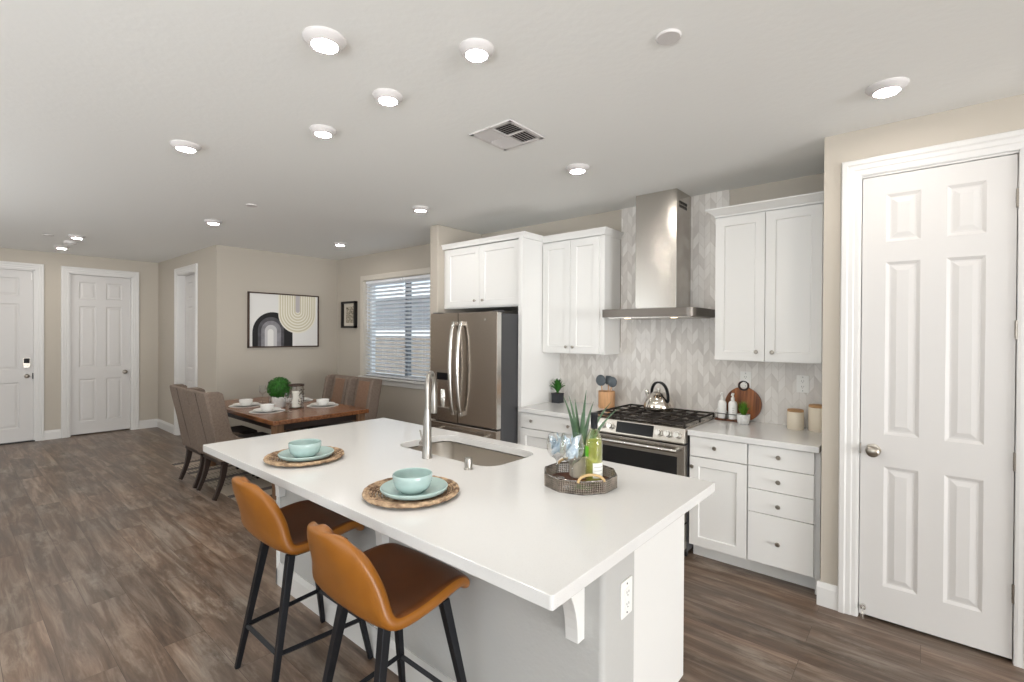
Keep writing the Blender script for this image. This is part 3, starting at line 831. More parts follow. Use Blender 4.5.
b = B(R)
q = [onpanel(.834, .002), onpanel(.914, .002), onpanel(.914, -.004), onpanel(.834, -.004)]
b.loops([[(x, p.y, p.z) for p in q] for x in (-1.795, -1.497)]); ds = b.build('display', black_gl, cp)
for kx in (-1.99, -1.917, -1.842, -1.452, -1.385, -1.316):
    b = B(R); p0 = onpanel(.872); p1 = onpanel(.872, .012); p2 = onpanel(.872, .04)
    b.cyl((kx, p0.y, p0.z), (kx, p1.y, p1.z), .027, .026); b.cyl((kx, p1.y, p1.z), (kx, p2.y, p2.z), .022, .0195)
    pa, pb = onpanel(.878, .041), onpanel(.89, .041)
    b.box(kx - .0015, kx + .0015, pa.y - .002, pa.y + .002, pa.z, pb.z)
    b.build('control_knob', chrome, cp, smooth=40)
b = B(R); b.box(rx0 + .002, rx1 - .002, 3.362, 3.418, .255, .803); od = b.build('oven_door', steel_h, R, bevel=.004)
b = B(R); b.box(-1.968, -1.322, 3.3595, 3.37, .345, .718); b.build('oven_window', mat('smoked_oven_glass', (30, 30, 31), 0.1, spec=0.6), od)
b = B(R); b.cyl((-1.975, 3.315, .767), (-1.305, 3.315, .767), .0135)
for hx in (-1.955, -1.325): b.tube([(hx, 3.362, .767), (hx, 3.315, .767)], .011)
b.build('oven_handle', chrome, od, smooth=40)
b = B(R); b.box(rx0 + .002, rx1 - .002, 3.366, 3.418, .065, .245); b.build('storage_drawer', steel_h, R, bevel=.004)
b = B(R); b.box(rx0 + .01, rx1 - .01, 3.44, 3.47, 0, .06); b.build('toe_panel', dark_metal, R)
# burners + grates
for bx, by, br in ((-1.90, 3.55, .045), (-1.90, 3.87, .04), (-1.65, 3.72, .055), (-1.40, 3.55, .05), (-1.40, 3.87, .036)):
    b = B(R); b.lathe([(br * 1.35, 0), (br * 1.35, .006), (br, .008), (br, .014), (br * .85, .018), (.001, .019)], (bx, by, .926), 24); b.build('burner', black_iron, R, smooth=40)
for gi in range(3):
    gx0 = rx0 + .012 + gi * .2475; gx1 = gx0 + .242
    b = B(R); z0, z1 = .944, .957; y0, y1 = 3.41, 4.03; t = .006
    for yy in (y0, y1): b.box(gx0, gx1, yy - t, yy + t, z0, z1)
    for xx in (gx0 + t, gx1 - t): b.box(xx - t, xx + t, y0, y1, z0, z1)
    xm_ = (gx0 + gx1) / 2
    b.box(xm_ - t * .8, xm_ + t * .8, y0, y1, z0, z1 + .001)
    for yy in (3.55, 3.72, 3.87): b.box(gx0, gx1, yy - t * .8, yy + t * .8, z0, z1 + .001)
    for xx in (gx0 + t, gx1 - t):
        for yy in (y0, y1, 3.72): b.box(xx - t, xx + t, yy - t, yy + t, .926, z0)
    b.build('grate', black_iron, R, bevel=.0015)

# ---------------------------------------------------------------- hood
Hd = thing('range_hood', 'stainless chimney range hood above the gas range', 'range hood', (-1.665, 4.06, 1.715))
hx0, hx1 = -2.046, -1.284
b = B(Hd); b.prism([(hx0, YT), (hx0, 3.575), *arc_pts(hx0 + .015, 3.575, .015, PI, 1.5 * PI, 5)[1:], *arc_pts(hx1 - .06, 3.62, .06, -PI / 2, 0, 8), (hx1, YT)], 'z', 1.722, 1.786)
cn = b.build('canopy', mat('dark_brushed_canopy', (116, 110, 104), 0.38, 1.0, var=0.05, vscale=30, stretch=(1, 40, 40)), Hd, smooth=30)
b = B(Hd); b.box(hx0 + .03, hx1 - .03, 3.61, YT - .04, 1.714, 1.723); b.build('filter', steel_h, cn)
for lx in (-1.86, -1.47):
    b = B(Hd); b.cyl((lx, 3.66, 1.712), (lx, 3.66, 1.716), .024); b.build('hood_lamp', hood_lens, cn)
b = B(Hd); b.box(-1.84, -1.49, 3.75, YT, 1.786, CEIL - .001); ch = b.build('chimney', steel, Hd, bevel=.004)
b = B(Hd)
for i in range(2):
    for j in range(4):
        yy = 3.80 + j * .043; zz = 2.60 + i * .03
        b.box(-1.4905, -1.488, yy, yy + .03, zz, zz + .022)
b.build('vent_slots', dark_slot, ch)

# ---------------------------------------------------------------- refrigerator
F = thing('refrigerator', 'stainless french-door refrigerator with water dispenser', 'refrigerator', (-3.29, 3.6, 0))
fx0, fx1 = -3.75, -2.858
b = B(F); b.box(fx0 + .004, fx1 - .004, 3.225, 3.98, .03, 1.765); b.build('body', fridge_side, F, bevel=.004)
xs_ = -3.355
dl = [(fx0, xs_ - .003, 'left'), (xs_ + .003, fx1, 'right')]
b = B(F)
dx0, dx1, dz0, dz1 = -3.678, -3.425, .835, 1.232
b.panel_slab(fx0, xs_ - .003, .735, 1.777, 3.16, .058, [(dx0, dx1, dz0, dz1)], [(.0, .004), (.006, .004)])
fd = b.build('door', fridge_m, F, bevel=0)
b = B(F); b.panel_slab(dx0 + .004, dx1 - .004, dz0 + .004, dz1 - .004, 3.158, .03, [(dx0 + .028, dx1 - .028, dz0 + .03, dz1 - .125)], [(0, .028)])
dp = b.build('dispenser', steel_h, fd)
b = B(F); b.lathe([(.032, 0), (.034, .03), (.034, .16), (.03, .17), (.001, .171)], ((dx0 + dx1) / 2 - .02, 3.178, dz0 + .034), 20); b.build('dispenser_paddle', chrome, dp, smooth=40)
b = B(F); b.box(dx0 + .03, dx1 - .03, 3.156, 3.16, dz1 - .1, dz1 - .03); b.build('dispenser_screen', screen_m, dp)
b = B(F); b.box(dx0 + .03, dx1 - .03, 3.145, 3.19, dz0 + .02, dz0 + .034); b.build('drip_tray', steel_h, dp, bevel=.002)
b = B(F); b.box(xs_ + .003, fx1, 3.16, 3.218, .735, 1.777); fd2 = b.build('door', fridge_m, F, bevel=.006)
b = B(F); b.box(fx1 - .001, fx1 + .002, 3.163, 3.216, .74, 1.772); b.build('door_edge', chrome, fd2)
b = B(F); b.cyl((-3.0, 3.157, 1.71), (-3.0, 3.161, 1.71), .013); b.build('badge', chrome, fd2)
for par, hx in ((fd, -3.39), (fd2, -3.288)):
    b = B(F)
    pts = bez([(hx, 3.135, .83), (hx, 3.085, .95), (hx, 3.075, 1.25), (hx, 3.085, 1.56), (hx, 3.135, 1.675)], 16)
    rings = []
    for p in pts: rings.append([(p.x + dx, p.y + dy, p.z) for dx, dy in ((-.019, -.008), (-.012, -.013), (.012, -.013), (.019, -.008), (.019, .008), (-.019, .008))])
    b.loops(rings)
    b.box(hx - .017, hx + .017, 3.12, 3.16, .81, .85); b.box(hx - .017, hx + .017, 3.12, 3.16, 1.655, 1.695)
    b.build('handle', chrome, par, bevel=.003, smooth=40)
for z0, z1 in ((.40, .72), (.06, .385)):
    b = B(F); b.box(fx0, fx1, 3.16, 3.218, z0, z1); dr = b.build('freezer_drawer', fridge_m, F, bevel=.006)
    b = B(F); b.tube([(-3.62, 3.10, z1 - .06), (-2.96, 3.10, z1 - .06)], .012)
    for hx in (-3.6, -2.98): b.tube([(hx, 3.16, z1 - .06), (hx, 3.1, z1 - .06)], .01)
    b.build('handle', chrome, dr, smooth=40)
for hx in (fx0 + .01, fx1 - .07):
    b = B(F); b.box(hx, hx + .06, 3.18, 3.27, 1.777, 1.79); b.build('hinge_cover', fridge_side, F, bevel=.004)

# ================================================================ ISLAND
I = thing('kitchen_island', 'white kitchen island base carrying the sink counter', 'kitchen island', (-1.93, 1.7, 0))
ex, wy = -.778, 1.378
cxe = -.842
b = B(I)
r = .02
b.prism([(-3.075, wy), *arc_pts(ex - r, wy + r, r, -PI / 2, 0, 6), (ex, 1.594), (-3.075, 1.594)], 'z', 0, .872)
b.build('pony_wall', pony_m, I, smooth=30)
b = B(I)
b.box(-3.075, cxe - .012, 1.594, 2.13, 0, .1); b.box(-3.075, cxe - .012, 1.594, 2.2, .1, .60)
b.box(-3.075, -2.46, 1.594, 2.2, .6, .872); b.box(-1.585, cxe - .012, 1.594, 2.2, .6, .872)
b.box(-2.46, -1.585, 1.594, 1.715, .6, .872)
b.build('cabinet_body', cab_m, I)
b = B(I); b.box(cxe - .012, cxe + .004, 1.594, 2.228, 0, .872); b.build('end_panel', cab_m, I, bevel=.002)
b = B(I); b.box(-3.095, -3.075, 1.362, 2.2, .0, .872); b.build('end_panel', cab_m, I, bevel=.002)
for k in range(4):
    xa = -3.06 + k * .55
    b = B(I); b.box(xa + .004, xa + .546, 2.2, 2.22, .11, .865)
    d_ = b.build('door', cab_m, I, bevel=.002)
    b = B(I); b.cyl((xa + .51, 2.22, .8), (xa + .51, 2.24, .8), .012); b.build('knob', nickel, d_)
b = B(I); b.prism([(wy - p, z) for p, z in base_prof(.016)], 'x', -3.095, ex + .012); b.build('baseboard', trim_m, I)
b = B(I); b.prism([(ex + p, z) for p, z in base_prof(.012)], 'y', wy - .016, 1.596); b.build('baseboard', trim_m, I)
for cx0 in (-.898, -1.98, -3.05):
    b = B(I)
    zb, zt, dp_ = .57, .872, .25
    prof = [(wy, zb), (wy - .04, zb)]
    for i in range(13):
        a = PI / 2 * i / 12
        prof.append((wy - .04 - (dp_ - .06) * (1 - math.cos(a)), zb + .012 + (zt - zb - .05) * math.sin(a)))
    prof += [(wy - dp_, zt - .03), (wy - dp_, zt), (wy, zt)]
    b.prism(prof, 'x', cx0, cx0 + .05); b.build('corbel', cab_m, I, bevel=.002)


def outlet(root_name, label, loc, rotz, h=.125, w=.08):
    o = thing(root_name, label, 'outlet', loc, rotz, 'wall outlets')
    b = B(); b.prism(rrect(-w / 2, w / 2, -h / 2, h / 2, .006, 3), 'y', -.006, 0); b.build('cover_plate', plate_m, o, bevel=.002)
    b = B(); b.prism(rrect(-.018, .018, -.036, .036, .004, 3), 'y', -.009, -.004); rc = b.build('receptacle', plate_m, o)
    b = B()
    for s in (-1, 1):
        for dx in (-.007, .007): b.box(dx - .0012, dx + .0012, -.0096, -.008, s * .02 - .002, s * .02 + .006)
        b.cyl((0, -.0096, s * .02 - .009), (0, -.008, s * .02 - .009), .0025, seg=8)
    for s in (-1, 1): b.cyl((0, -.0075, s * (h / 2 - .013)), (0, -.005, s * (h / 2 - .013)), .003, seg=8)
    b.build('socket_slots', dark_slot, rc)
    return o


outlet('wall_outlet', 'white outlet on the end of the island', (ex + .0005, 1.528, .672), PI / 2, .125, .08)
outlet('wall_outlet', 'white outlet on the tile above the canisters', (-.668, YT - .0005, 1.228), 0)
outlet('wall_outlet', 'white outlet on the tile behind the round cutting board', (-1.055, YT - .0005, 1.235), 0)

# island countertop with sink cut-out
SX0, SX1, SY0, SY1 = -2.415, -1.628, 1.752, 2.166
ct = bmesh.new()
outer = rrect(-3.246, -.711, 1.0, 2.262, .008, 2)
sk = rrect(SX0, SX1, SY0, SY1, .1, 8)
el = []
for loop in (outer, sk):
    vs = [ct.verts.new((x, y, .914)) for x, y in loop]
    el += [ct.edges.new((vs[i], vs[(i + 1) % len(vs)])) for i in range(len(vs))]
bmesh.ops.triangle_fill(ct, use_beauty=True, edges=el)
ret = bmesh.ops.extrude_face_region(ct, geom=list(ct.faces))
for g in ret['geom']:
    if isinstance(g, bmesh.types.BMVert): g.co.z = .874
bmesh.ops.recalc_face_normals(ct, faces=ct.faces)
me = bpy.data.meshes.new('island_countertop'); ct.to_mesh(me); ct.free(); me.materials.append(quartz)
ico = bpy.data.objects.new('island_countertop', me); COL.objects.link(ico)
bv = ico.modifiers.new('edge', 'BEVEL'); bv.width = .003; bv.segments = 2; bv.limit_method = 'ANGLE'; bv.angle_limit = math.radians(50)
tag(ico, 'large white quartz island countertop with sink cut-out', 'countertop')
# sink
S = thing('sink', 'undermount stainless sink set in the island counter', 'sink', (-2.02, 1.9, .66))
b = B(S)
rings = []
for ins, z, rr in ((-.012, .872, .11), (.004, .868, .1), (.008, .70, .1), (.03, .672, .09), (.06, .664, .07)):
    rings.append([(x, y, z) for x, y in rrect(SX0 + ins, SX1 - ins, SY0 + ins, SY1 - ins, rr, 8)])
b.loops(rings, False); b.quad  # basin wall
b.f([b.v(*p) for p in rings[-1]])
b.build('basin', tan_base, S, smooth=50, solid=.003)
b = B(S); b.lathe([(.045, .006), (.04, .004), (.03, .001), (.001, .001)], (-2.02, 2.0, .665), 24); b.build('drain', chrome, S, smooth=40)
# faucet
Fa = thing('faucet', 'tall brushed pull-down faucet behind the island sink', 'faucet', (-2.018, 1.68, .914))
b = B(); b.lathe([(.028, 0), (.028, .004), (.0255, .008), (.024, .09), (.0195, .21), (.0165, .262), (.001, .262)], (0, 0, 0), 24); bd = b.build('faucet_body', faucet_m, Fa, smooth=40)
dv = Vector((-.55, .83, 0)).normalized()
pts = [(0, 0, .25), (0, 0, .36)] + [tuple(dv * (.062 - .062 * math.cos(a)) + Vector((0, 0, .375 + .075 * math.sin(a)))) for a in [PI * i / 12 for i in range(13)]]
pts.append(tuple(dv * .124 + Vector((0, 0, .34))))
b = B(); b.tube(pts, .0125, 14); b.build('spout', faucet_m, Fa, smooth=50)
b = B(); p = dv * .124; b.lathe([(.001, .345), (.0135, .345), (.016, .32), (.0185, .23), (.017, .22), (.001, .22)], (p.x, p.y, 0), 20); b.build('spray_head', faucet_m, Fa, smooth=40)
b = B(); b.cyl((0, 0, .07), (-.06, .012, .07), .0165); b.tube([(-.052, .01, .07), (-.06, .012, .1), (-.085, .02, .135)], [.007, .006, .005]); b.build('lever_handle', faucet_m, Fa, smooth=40)
b = B(); b.lathe([(.023, 0), (.023, .004), (.019, .008), (.019, .052), (.017, .056), (.001, .056)], (0, 0, 0), 24)
o = b.build('air_gap_cap', faucet_m, smooth=40); o.location = (-1.70, 1.676, .914); tag(o, 'short steel air gap cap beside the island sink', 'air gap cap')


# ---------------------------------------------------------------- bar stools
def make_stool(label):
    t = thing('bar_stool', label, 'stool', (0, 0, 0), 0, 'leather counter stools')
    prof = [(.200, .617, .19), (.198, .628, .212), (.180, .639, .228), (.11, .642, .246), (.01, .632, .252), (-.08, .620, .252), (-.145, .617, .248), (-.190, .640, .242), (-.220, .70, .228), (-.244, .765, .210), (-.266, .83, .186), (-.285, .885, .158), (-.297, .925, .124), (-.300, .945, .078)]
    nv = 13; b = B(); rows = []
    for i, (y, z, hw) in enumerate(prof):
        row = []
        for j in range(nv):
            s = -1 + 2 * j / (nv - 1)
            k = abs(s) ** 2.6
            u = min(1, max(0, (z - .62) / .14)) if y < -.1 else 0
            zz = z + (1 - u) * .020 * k * (0.3 if y > .18 else 1)
            yy = y + u * .055 * k
            if i >= 11: zz -= .018 * abs(s) ** 3 * (i - 10) / 3
            if y > .1: yy -= .03 * abs(s) ** 4; zz += .004 * abs(s) ** 4
            row.append(b.v(hw * s, yy, zz))
        rows.append(row)
    for a, c_ in zip(rows, rows[1:]):
        for j in range(nv - 1): b.f([a[j], a[j + 1], c_[j + 1], c_[j]])
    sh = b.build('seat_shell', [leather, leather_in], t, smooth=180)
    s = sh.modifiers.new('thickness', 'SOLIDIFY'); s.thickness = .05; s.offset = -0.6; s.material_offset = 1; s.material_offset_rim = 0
    s = sh.modifiers.new('smooth', 'SUBSURF'); s.levels = 2; s.render_levels = 2
    b = B(); b.box(-.12, .12, -.10, .12, .572, .596); b.build('seat_plate', black_paint, t, bevel=.004)
    ft = {}
    for sx in (-1, 1):
        for sy in (-1, 1):
            p1 = Vector((sx * (.150 if sy > 0 else .125), sy * .12, .592)); p0 = Vector((sx * (.228 if sy > 0 else .185), sy * .225, 0))
            b = B(); b.tube([p0, p1], [.0105, .0165], square=True); b.build('leg', black_paint, t, bevel=.002)
            ft[(sx, sy)] = p0.lerp(p1, .33)
    for a, c_ in (((-1, -1), (1, -1)), ((-1, 1), (1, 1)), ((-1, -1), (-1, 1)), ((1, -1), (1, 1))):
        b = B(); b.tube([ft[a], ft[c_]], .009, square=True); b.build('footrest_rail', black_paint, t, bevel=.0015)
    return t


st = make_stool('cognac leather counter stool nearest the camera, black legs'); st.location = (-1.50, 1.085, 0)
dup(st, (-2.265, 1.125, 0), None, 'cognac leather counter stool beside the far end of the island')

# ---------------------------------------------------------------- place settings on the island
def make_setting(c, idx):
    t_l = ('farther', 'nearer')[idx]
    x, y = c; z = .914
    nm = ('near the dining end of the island', 'beside the sink cap on the island')[idx]
    pm = thing('placemat', 'round woven seagrass placemat ' + nm, 'placemat', (x, y, z + .0035), 0, 'woven placemats')
    b = B()
    nr = 15
    for k in range(nr):
        rr = .012 + k * .0126; n = max(14, int(rr * 330))
        b.tube([(rr * math.cos(2 * PI * i / n), rr * math.sin(2 * PI * i / n), .003 + .0010 * math.sin(i * 2.3 + k) + max(0, k - 9) * .0022) for i in range(n)], (.0035 + max(0, k - 8) * .0006) if k < nr - 1 else .0085, 6, closed=True)
    b.build('woven_coils', wicker, pm, smooth=60)
    pl = b = B(); b.lathe([(.001, .004), (.06, .004), (.088, .005), (.116, .014), (.130, .026), (.134, .027), (.137, .024), (.134, .014), (.118, .004), (.088, -.003), (.06, -.004), (.001, -.004)], (0, 0, 0), 40)
    p = b.build('plate', aqua, None, smooth=50); p.location = (x + .020, y - .002, z + .0145); tag(p, 'aqua stoneware plate on the seagrass placemat ' + nm, 'plate', 'aqua plates')
    b = B(); b.lathe([(.001, .006), (.045, .006), (.066, .02), (.073, .038), (.0755, .068), (.0785, .070), (.0805, .066), (.0795, .046), (.078, .043), (.077, .036), (.069, .014), (.052, .0), (.048, -.004), (.001, -.004)], (0, 0, 0), 40)
    bo = b.build('bowl', aqua, None, smooth=50); bo.location = (x + .016, y - .008, z + .0235); tag(bo, 'aqua stoneware bowl stacked on the plate ' + nm, 'bowl', 'aqua bowls')


make_setting((-2.484, 1.242), 0)
make_setting((-1.607, 1.257), 1)

# ---------------------------------------------------------------- tray group on the island
TX, TY, TZ = -1.163, 1.842, .914
T = thing('serving_tray', 'beaded ten-sided tray with rope handles on the island', 'tray', (TX, TY, TZ))
NS = 10
oc = [(.162 * math.cos(PI / NS + 2 * PI / NS * i), .162 * math.sin(PI / NS + 2 * PI / NS * i)) for i in range(NS)]
b = B(); b.prism([(u * .97, v * .97) for u, v in oc], 'z', .002, .01); b.build('tray_base', acacia_d, T)
b = B()
for i in range(NS):
    a, c_ = Vector(oc[i]), Vector(oc[(i + 1) % NS])
    for k in range(10):
        q = a.lerp(c_, (k + .5) / 10)
        for j in range(6): b.sphere((q.x, q.y, .0065 + j * .0088), .0049, 6, 4)
b.build('beaded_side', bead_m, T, smooth=60, weld=False)
b = B()
for z in (.0025, .055): b.tube([(u, v, z) for u, v in oc], .0035, 6, closed=True)
b.build('rim_wire', silver_m, T, smooth=60)
for s in (0, 1):
    a0 = -PI * .22 + s * PI
    p = [Vector((.162 * math.cos(a0 + d), .162 * math.sin(a0 + d), .05)) for d in (-.36, .36)]
    mid = (p[0] + p[1]) / 2
    b = B(); b.tube(bez([p[0], p[0] * .98 + Vector((0, 0, .03)), mid * .80 + Vector((0, 0, .045)), p[1] * .98 + Vector((0, 0, .03)), p[1]], 14), .006, 8); b.build('rope_handle', rope_m, T, smooth=60)


def goblet(name, label, loc, s=1.0):
    t = thing(name, label, 'wine glass', loc, 0, 'wine glasses with napkins')
    b = B(); b.lathe([(.001, .001), (.034 * s, .001), (.035 * s, .003), (.008, .008), (.0045, .02), (.0042, .075 * s), (.01, .085 * s), (.03 * s, .1 * s), (.043 * s, .125 * s), (.044 * s, .15 * s), (.036 * s, .19 * s)], (0, 0, 0), 28)
    b.build('glass', glass_m, t, smooth=60)
    b = B(); random.seed(int(loc[0] * -1000))
    for k in range(16):
        a = random.uniform(0, 2 * PI); a2 = a + random.uniform(1.2, 2.6)
        p0 = Vector((.024 * math.cos(a), .024 * math.sin(a), (.105 + random.uniform(0, .02)) * s)); p1 = Vector((.028 * math.cos(a2), .028 * math.sin(a2), (.155 + random.uniform(0, .035)) * s))
        m_ = (p0 + p1) / 2 + Vector((random.uniform(-.012, .012), random.uniform(-.012, .012), .01))
        w = Vector((-math.sin(a), math.cos(a), .4)) * .013
        ps = bez([p0, m_, p1], 6)
        for q0, q1 in zip(ps, ps[1:]): b.quad(q0 - w, q0 + w, q1 + w, q1 - w)
    b.build('napkin', napkin_m, t, smooth=60, solid=.0015)
    return t


goblet('wine_glass', 'stemmed glass holding a blue napkin at the left of the tray', (-1.262, 1.805, TZ + .011), 1.06)
goblet('wine_glass', 'large stemmed glass with blue napkin in front of the aloe pot', (-1.140, 1.742, TZ + .011), 1.2)
# wine bottle
Wb = thing('wine_bottle', 'white wine bottle with dark neck foil standing in the tray', 'bottle', (-1.103, 1.860, TZ + .011))
b = B(); b.lathe([(.001, .006), (.034, .0), (.0375, .006), (.0375, .175), (.035, .195), (.022, .225), (.0145, .245), (.0142, .3), (.001, .3)], (0, 0, 0), 28); b.build('glass', bottle_m, Wb, smooth=50)
b = B(); b.lathe([(.001, .008), (.0345, .008), (.0345, .172), (.032, .188), (.001, .188)], (0, 0, 0), 24); b.build('wine', wine_m, Wb, smooth=50)
b = B(); b.lathe([(.0152, .238), (.0152, .298), (.0162, .299), (.0162, .308), (.014, .31), (.001, .31)], (0, 0, 0), 24); b.build('neck_foil', black_paint, Wb, smooth=50)


def wrap(b, r, a0, a1, z0, z1, n=10):
    pts = [(r * math.cos(a0 + (a1 - a0) * i / n), r * math.sin(a0 + (a1 - a0) * i / n)) for i in range(n + 1)]
    for (xa, ya), (xb, yb_) in zip(pts, pts[1:]): b.quad((xa, ya, z0), (xb, yb_, z0), (xb, yb_, z1), (xa, ya, z1))


b = B(); wrap(b, .0381, -1.15, .5, .03, .095); lb = b.build('label', label_m, Wb)
b = B(); wrap(b, .0384, -1.0, .3, .075, .08); wrap(b, .0384, -1.0, .1, .06, .064); wrap(b, .0384, -1.0, .25, .045, .048); b.build('label_print', ink_m, lb)
b = B(); wrap(b, .0381, -2.55, -1.7, .12, .165); b.build('medallion', green_lab, Wb)
# aloe in pot
Al = thing('potted_aloe', 'spiky grey-green aloe in a marbled pot on the tray', 'plant', (-1.205, 1.912, TZ + .011))
b = B(); b.lathe([(.001, .0), (.046, .0), (.05, .004), (.053, .09), (.0545, .1), (.05, .1), (.048, .085), (.001, .085)], (0, 0, 0), 28); b.build('pot', pot_taupe, Al, smooth=40)
b = B(); b.cyl((0, 0, .08), (0, 0, .088), .048); b.build('soil', soil_m, Al)
b = B(); random.seed(3)
for rt_, bk_, h in ((-.078, .03, .275), (-.058, -.02, .285), (-.024, .03, .265), (-.03, -.04, .17), (.022, -.02, .31), (.012, .04, .2), (.066, .04, .25), (.135, -.02, .255), (.185, .03, .225)):
    dx, dy = .76 * rt_ - .65 * bk_, .65 * rt_ + .76 * bk_
    base = Vector((dx * .15, dy * .15, .085)); tip = Vector((dx, dy, .088 + h))
    mid = Vector((dx * .34, dy * .34, .085 + h * .6))
    ps = bez([base, mid, tip], 10); side = Vector((-dy - .2, dx + .3, 0)).normalized()
    side = Vector((.77, .64, 0))
    rings = []
    for i, p in enumerate(ps):
        w = .0115 * (1 - (i / 10) ** 1.5) + .0006; th = w * .4
        nrm = Vector((.64, -.77, 0))
        rings.append([p - side * w, p - side * w * .5 + nrm * th, p + side * w * .5 + nrm * th, p + side * w, p - nrm * th * .4])
    b.loops(rings)
b.build('leaves', aloe_m, Al, smooth=60, weld=False)
b = B(); b.prism(rrect(-.035, .035, -.02, .02, .006, 3), 'z', 0, .006)
o = b.build('green_coaster', leaf_b); o.location = (-1.10, 1.765, TZ + .011); tag(o, 'small green cloth folded flat at the front of the tray', 'cloth')


# ---------------------------------------------------------------- counter decor, left of range
def rosette(b, n, h, spread, w, z0, seed=1):
    random.seed(seed)
    for k in range(n):
        a = k * 2.399; f = (k + 1) / n
        sp = spread * (.35 + .65 * f); hh = h * (1.08 - .55 * f)
        d = Vector((math.cos(a), math.sin(a), 0)); s = Vector((-d.y, d.x, 0))
        ps = bez([Vector((0, 0, z0)), d * sp * .35 + Vector((0, 0, z0 + hh * .75)), d * sp + Vector((0, 0, z0 + hh))], 7)
        rings = []
        for i, p in enumerate(ps):
            t = i / 7; ww = w * math.sin(PI * min(.97, .15 + t * .85)) + .0005
            rings.append([p - s * ww + Vector((0, 0, ww * .4)), p, p + s * ww + Vector((0, 0, ww * .4)), p - Vector((0, 0, .0025))])
        b.loops(rings)


Su = thing('potted_succulent', 'green succulent in a square black pot by the fridge panel', 'plant', (-2.72, 3.895, .914), group=None)
b = B(); b.prism(rrect(-.045, .045, -.045, .045, .008, 4), 'z', 0, .088); b.prism(rrect(-.047, .047, -.047, .047, .008, 4), 'z', .085, .093); b.build('pot', black_pot, Su)
b = B(); b.box(-.04, .04, -.04, .04, .09, .0945); b.build('soil', soil_m, Su)
b = B(); rosette(b, 26, .14, .085, .016, .09); b.build('leaves', leaf_g, Su, smooth=60, weld=False)
Cr = thing('utensil_crock', 'turned wooden utensil crock behind the range left side', 'crock', (-2.205, 3.935, .914))
b = B(); b.lathe([(.001, 0), (.07, 0), (.075, .006), (.075, .145), (.0765, .15), (.07, .15), (.068, .14), (.068, .012), (.001, .012)], (0, 0, 0), 28); b.build('crock_body', pale_wood, Cr, smooth=40)
for nm, lab, dx, dy, rot, hh, kind in (('cooking_spoon', 'slate silicone spoon leaning left in the wooden crock', -.03, -.01, -.16, .2, 0), ('ladle', 'dark silicone ladle leaning right in the wooden crock', .03, -.012, .2, .195, 1), ('slotted_turner', 'dark silicone turner in the middle of the wooden crock', .004, .022, .02, .2, 2)):
    u = thing(nm, lab, 'utensil', (-2.205 + dx * .6, 3.935 + dy, .914 + .014)); u.rotation_euler = (0, rot, 0)
    b = B(); b.cyl((0, 0, 0), (0, 0, hh), .006, .005, 10); b.build('handle', pale_wood, u, smooth=60)
    b = B()
    if kind == 0:
        b.sphere((0, 0, hh + .034), .052, 18, 10, (1, .22, 1.0))
    elif kind == 1:
        b.sphere((0, 0, hh + .034), .048, 18, 10, (1, .5, 1))
    else:
        b.prism(rrect(-.03, .03, hh - .005, hh + .075, .012, 4), 'y', -.003, .003)
    b.build('spoon_head' if kind == 0 else 'utensil_head', silicone, u, smooth=60)

# kettle
K = thing('tea_kettle', 'polished steel tea kettle with arched handle on the range', 'kettle', (-1.67, 3.85, .958), -.5); K.scale = (1.2, 1.2, 1.14)
b = B(); b.lathe([(.001, 0), (.09, 0), (.1, .006), (.103, .02), (.098, .05), (.085, .085), (.066, .108), (.05, .118), (.048, .122), (.001, .123)], (0, 0, 0), 36); b.build('kettle_body', mat('polished_warm_steel', (212, 206, 198), 0.1, 1.0), K, smooth=50)
b = B(); b.lathe([(.05, .118), (.046, .126), (.02, .133), (.001, .134)], (0, 0, 0), 28); b.lathe([(.008, .132), (.008, .14), (.014, .146), (.012, .156), (.001, .158)], (0, 0, 0), 16); b.build('lid', chrome, K, smooth=50)
b = B(); b.tube([(-.085, 0, .05), (-.11, 0, .085), (-.128, 0, .112)], [.022, .016, .013], 14); b.tube([(-.124, 0, .107), (-.136, 0, .124)], [.016, .0145], 14); b.build('spout', chrome, K, smooth=50)
b = B(); hp = bez([(-.082, 0, .09), (-.088, 0, .2), (-.03, 0, .222), (.03, 0, .222), (.108, 0, .205), (.1, 0, .075)], 20)
rg = [[(p.x, p.y - .011, p.z), (p.x + .0, p.y + .011, p.z), (p.x * .93, p.y + .009, p.z - .013), (p.x * .93, p.y - .009, p.z - .013)] for p in hp]
b.loops(rg); b.build('handle', black_paint, K, smooth=50, bevel=.002)

